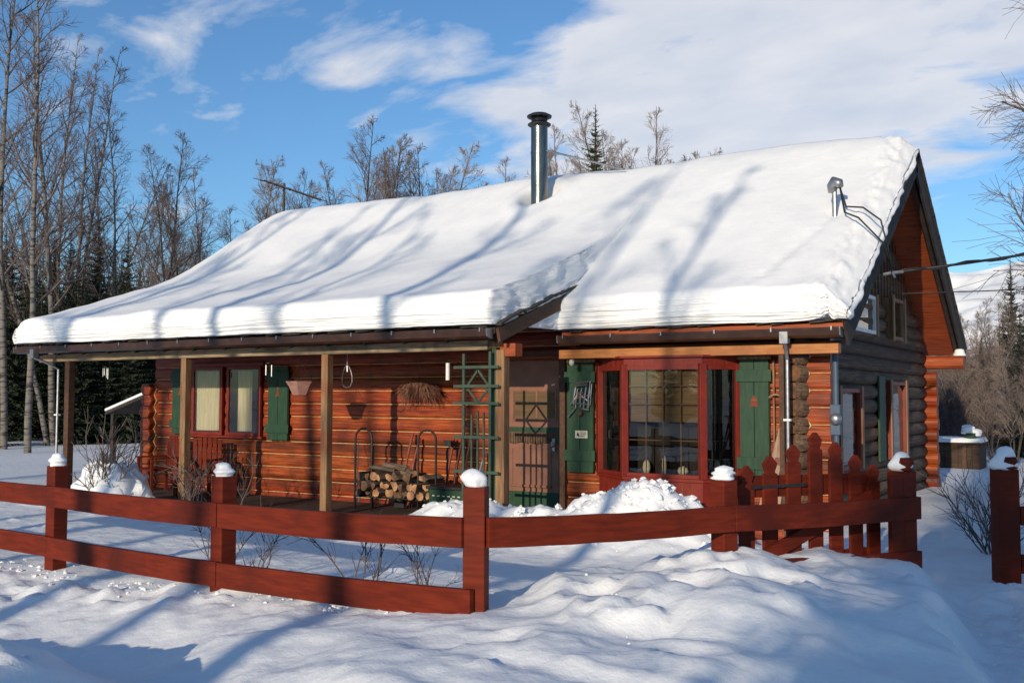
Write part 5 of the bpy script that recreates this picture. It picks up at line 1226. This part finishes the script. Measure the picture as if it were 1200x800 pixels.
# weeping birch whose twigs hang in from the right edge
wb = bare_tree(51, 10.5, .09, .22, 34, .25, .8, .05, 'twig', 'birch', 'weeping_birch', .0045, sub=10, tws=9)
place(wb, 5.80, 4.95, 1.0, .8, 'birch outside the right edge, its fine drooping twigs hanging into the sky', 'birch')
place(wb, 6.9, 7.4, 1.1, 2.9, 'second birch outside the right edge, behind the drooping one', 'birch')
snow_cap(3.60, 8.70, 2.30, .10, .13, 'small white lump of snow on the end of the plate log at the rear eave', 14, 1)
# shrubs near the house and the fence
def shrub(seed, H, n, spread, m='twig', r=.007, name='shrub', snow=False):
    rnd = random.Random(seed); root = bpy.data.objects.new(name, None); COL.objects.link(root); mb = MB()
    for k in range(n):
        a = rnd.uniform(0, 6.28); p = Vector((rnd.uniform(-.08, .08), rnd.uniform(-.08, .08), -.05)); d = Vector((cos(a)*spread*rnd.random(), sin(a)*spread*rnd.random(), 1)).normalized(); L = H*rnd.uniform(.55, 1.1); pts = [p.copy()]
        for s_ in range(7): d = (d+Vector((rnd.gauss(0, .10), rnd.gauss(0, .10), .02))).normalized(); p = p+d*L/7; pts.append(p.copy())
        mb.tube(pts, [r*lerp(1, .35, i/7) for i in range(8)], 4, cap=False)
        for t in range(7):
            i = rnd.randrange(2, 7); q = pts[i]; dd = ((pts[i]-pts[i-1]).normalized()+perp(d, rnd)*.8).normalized(); l2 = L*rnd.uniform(.12, .38)
            e = q+dd*l2+Vector((0, 0, l2*.15)); mb.tube([q, q.lerp(e, .5)+Vector((rnd.gauss(0, .01), rnd.gauss(0, .01), 0)), e], [r*.5, r*.4, r*.25], 3, cap=False)
            e2 = q.lerp(e, .5); mb.tube([e2, e2+(perp(dd, rnd)*.6+dd).normalized()*l2*.5], [r*.35, r*.2], 3, cap=False)
    mb.build('stems', [m], root); return root
s1 = shrub(1, .85, 22, .75, 'twig', .010); s2 = shrub(2, .55, 5, .9, 'twig', .006); s3 = shrub(3, 1.0, 26, 1.1, 'twig', .008)
place(s1, -5.80, -1.0, 1.25, 0, 'dark twiggy shrub half buried in snow at the left porch end', 'shrub')
def clump(x, y, r, h, seed, label):
    mb = MB(); n = 40; K = 14
    for i in range(K+1):
        ph = pi/2*i/K
        for k in range(n):
            a = 2*pi*k/n; rr = r*cos(ph)*(1+.22*float(fbm(np.array([cos(a)*1.6+seed]), np.array([sin(a)*1.6+ph*1.5]), 3, seed)[0])); zz = h*sin(ph)*(1+.35*float(fbm(np.array([cos(a)*cos(ph)*2.3+seed]), np.array([sin(a)*cos(ph)*2.3]), 3, seed+4)[0]))+.16*cos(ph)*float(fbm(np.array([cos(a)*cos(ph)*4.5+seed]), np.array([sin(a)*cos(ph)*4.5]), 3, seed+5)[0])
            rr *= 1+.30*float(fbm(np.array([a*1.9+seed]), np.array([ph*3.5]), 3, seed+8)[0]); mb.v.append((x+rr*cos(a)+.001, y+rr*sin(a)*.8, hgt(x, y)-.08+zz))
    for i in range(K):
        for k in range(n): a = i*n+k; b = i*n+(k+1) % n; mb.f.append((a, b, b+n, a+n)); mb.m.append(0)
    o = mb.build('snow_clump', ['snow'], None, smooth=True); tag(o, label, 'snow')
clump(-5.90, -.80, .66, .66, 3, 'lumpy snow caught in the shrub at the left porch end')
place(s3, 5.0, 1.0, .95, 0, 'bare spreading shrub behind the broad post at the gate opening', 'shrub')
place(s3, 5.75, .35, .75, 2, 'bare shrub right of the broad gate post, partly hidden by it', 'shrub')
for i, (x, y, s, lab) in enumerate(((-.55, -3.6, 1.2, 'thin bare twigs in the yard snow left of the second fence post'), (.15, -4.0, 1.0, 'small bare twigs close to the second fence post on its left'), (1.2, -3.9, 1.25, 'upright bare twigs right of the second fence post'), (1.75, -3.7, .9, 'low bare twigs in the yard between second post and corner post'), (2.2, -4.35, .5, 'tiny bare sprig poking out of the snow by the lower rail'),
                                    (-4.9, -.5, 1.6, 'bare stems in front of the porch chairs'), (-3.9, -.5, 1.9, 'tall bare stems in front of the curtained porch window'), (-4.3, -.6, 1.4, 'bare stems left of the middle porch post'))):
    place(s2, x, y, s, i*1.7, lab, 'twigs')
# neighbour's deck and bin far right
dk = thing('deck_box', (2.7, 14.2, .1), 'low brown wooden deck box with a snow lid beyond the rear corner of the cabin', 'deck box')
mb = MB(); x = 2.2
while x < 3.1: mb.box(x, x+.13, 13.8, 13.84, -.1, .60); x += .14
mb.box(2.2, 3.18, 13.85, 14.8, -.1, .58); mb.box(2.15, 3.22, 13.76, 14.85, .605, .64); mb.build('boards', ['oldwood'], dk)
mb = MB(); mb.box(2.85, 2.93, 13.73, 13.79, -.1, .60); mb.build('post', ['barge'], dk)
def snowslab(name, x0, x1, y0, y1, z, h, label, seed):
    nx, ny = 30, 20; U, V = np.meshgrid(np.linspace(0, 1, nx), np.linspace(0, 1, ny)); e = np.minimum(np.minimum(U, 1-U)*(x1-x0), np.minimum(V, 1-V)*(y1-y0)); f = np.sqrt(np.clip(1-(1-np.clip(e/(h*.8), 0, 1))**2, 0, 1))
    Z = z+h*f*(1+.25*fbm(U*4, V*4, 3, seed)); Z[0, :] = z; Z[-1, :] = z; Z[:, 0] = z; Z[:, -1] = z
    o = grid_mesh(name, x0+(x1-x0)*U, y0+(y1-y0)*V, Z, 'snow'); tag(o, label, 'snow'); return o
snowslab('snow_layer', 2.15, 3.22, 13.74, 14.87, .642, .09, 'thick snow lying on the low brown deck box', 5)
pt = thing('plant_pot', (2.95, 14.1, .7), 'small green pot buried in snow on the deck box', 'pot'); mb = MB(); mb.lathe([(.12, .66), (.14, .82), (.15, .84)], (2.98, 14.0, 0), 12); mb.build('pot', ['green'], pt)
snow_cap(2.93, 14.0, .83, .15, .20, 'pair of round snow lumps on the pot at the deck box', 9, 1); snow_cap(3.10, 14.02, .78, .12, .16, 'smaller round snow lump beside the pot at the deck box', 10, 1)
bn = thing('rain_barrel', (1.9, 13.0, .1), 'blue barrel half hidden behind the rear corner of the cabin', 'barrel'); mb = MB(); mb.lathe([(.24, .0), (.28, .4), (.28, .8), (.24, 1.0)], (2.0, 12.6, 0), 16); mb.build('barrel', ['bluebin'], bn, smooth=True)
snow_cap(2.0, 12.6, 1.0, .26, .35, 'pointed cap of snow on the blue barrel', 11, 1)
# trees in front of the cabin, behind the photographer: their shadows cross the roof
fr = bare_tree(61, 14, .20, .55, 9, .26, 1.5, .0, 'twig', 'birch', 'roadside_birch', .012)
for i, (X, L, s, rz) in enumerate(((-8.12, 24, 1.0, 0), (-7.0, 31, 1.0, 3.4), (-5.9, 26, .95, 1), (-4.14, 23, 1.05, 2.2), (-2.53, 28, .95, 3), (-.96, 24, 1.1, 4.1), (-.2, 33, 1.1, .5), (1.67, 23, .84, 5), (-11, 33, 1, 2.5))):
    place(fr, X+.1228*L, -.4-L, s, rz, 'roadside birch behind the photographer', 'birch', 'birches along the road')
pr_ = spruce(71, 10.5, 1.9, dens=1.5); place(pr_, 7.75, -22.5, 1.0, 0, 'spruce added out of view to shade the gate', 'spruce', 'spruces added to shade the gate'); place(pr_, 8.9, -25, .95, 2, 'spruce added out of view to shade the gate', 'spruce', 'spruces added to shade the gate')  # unseen spruces, added to throw shade on the gate and bank
for i in range(46):
    a = rnd.uniform(-1, 1); x = rnd.choice([rnd.uniform(-60, -16), rnd.uniform(16, 50)]); y = rnd.uniform(-60, -34)
    place(SP[rnd.randrange(3)], x, y, rnd.uniform(.7, 1.1), rnd.uniform(0, 6), 'spruce across the road', 'spruce', 'spruces across the road')
for i in range(30):
    x = rnd.uniform(-16, 16); y = rnd.uniform(-62, -50)
    place(SP[rnd.randrange(3)], x, y, rnd.uniform(.35, .5), rnd.uniform(0, 6), 'spruce across the road', 'spruce', 'spruces across the road')
# remove prototypes that were never placed
for o in list(COL.objects):
    if o.parent is None and o.type == 'EMPTY' and 'label' not in o:
        for c in list(o.children): bpy.data.objects.remove(c)
        bpy.data.objects.remove(o)
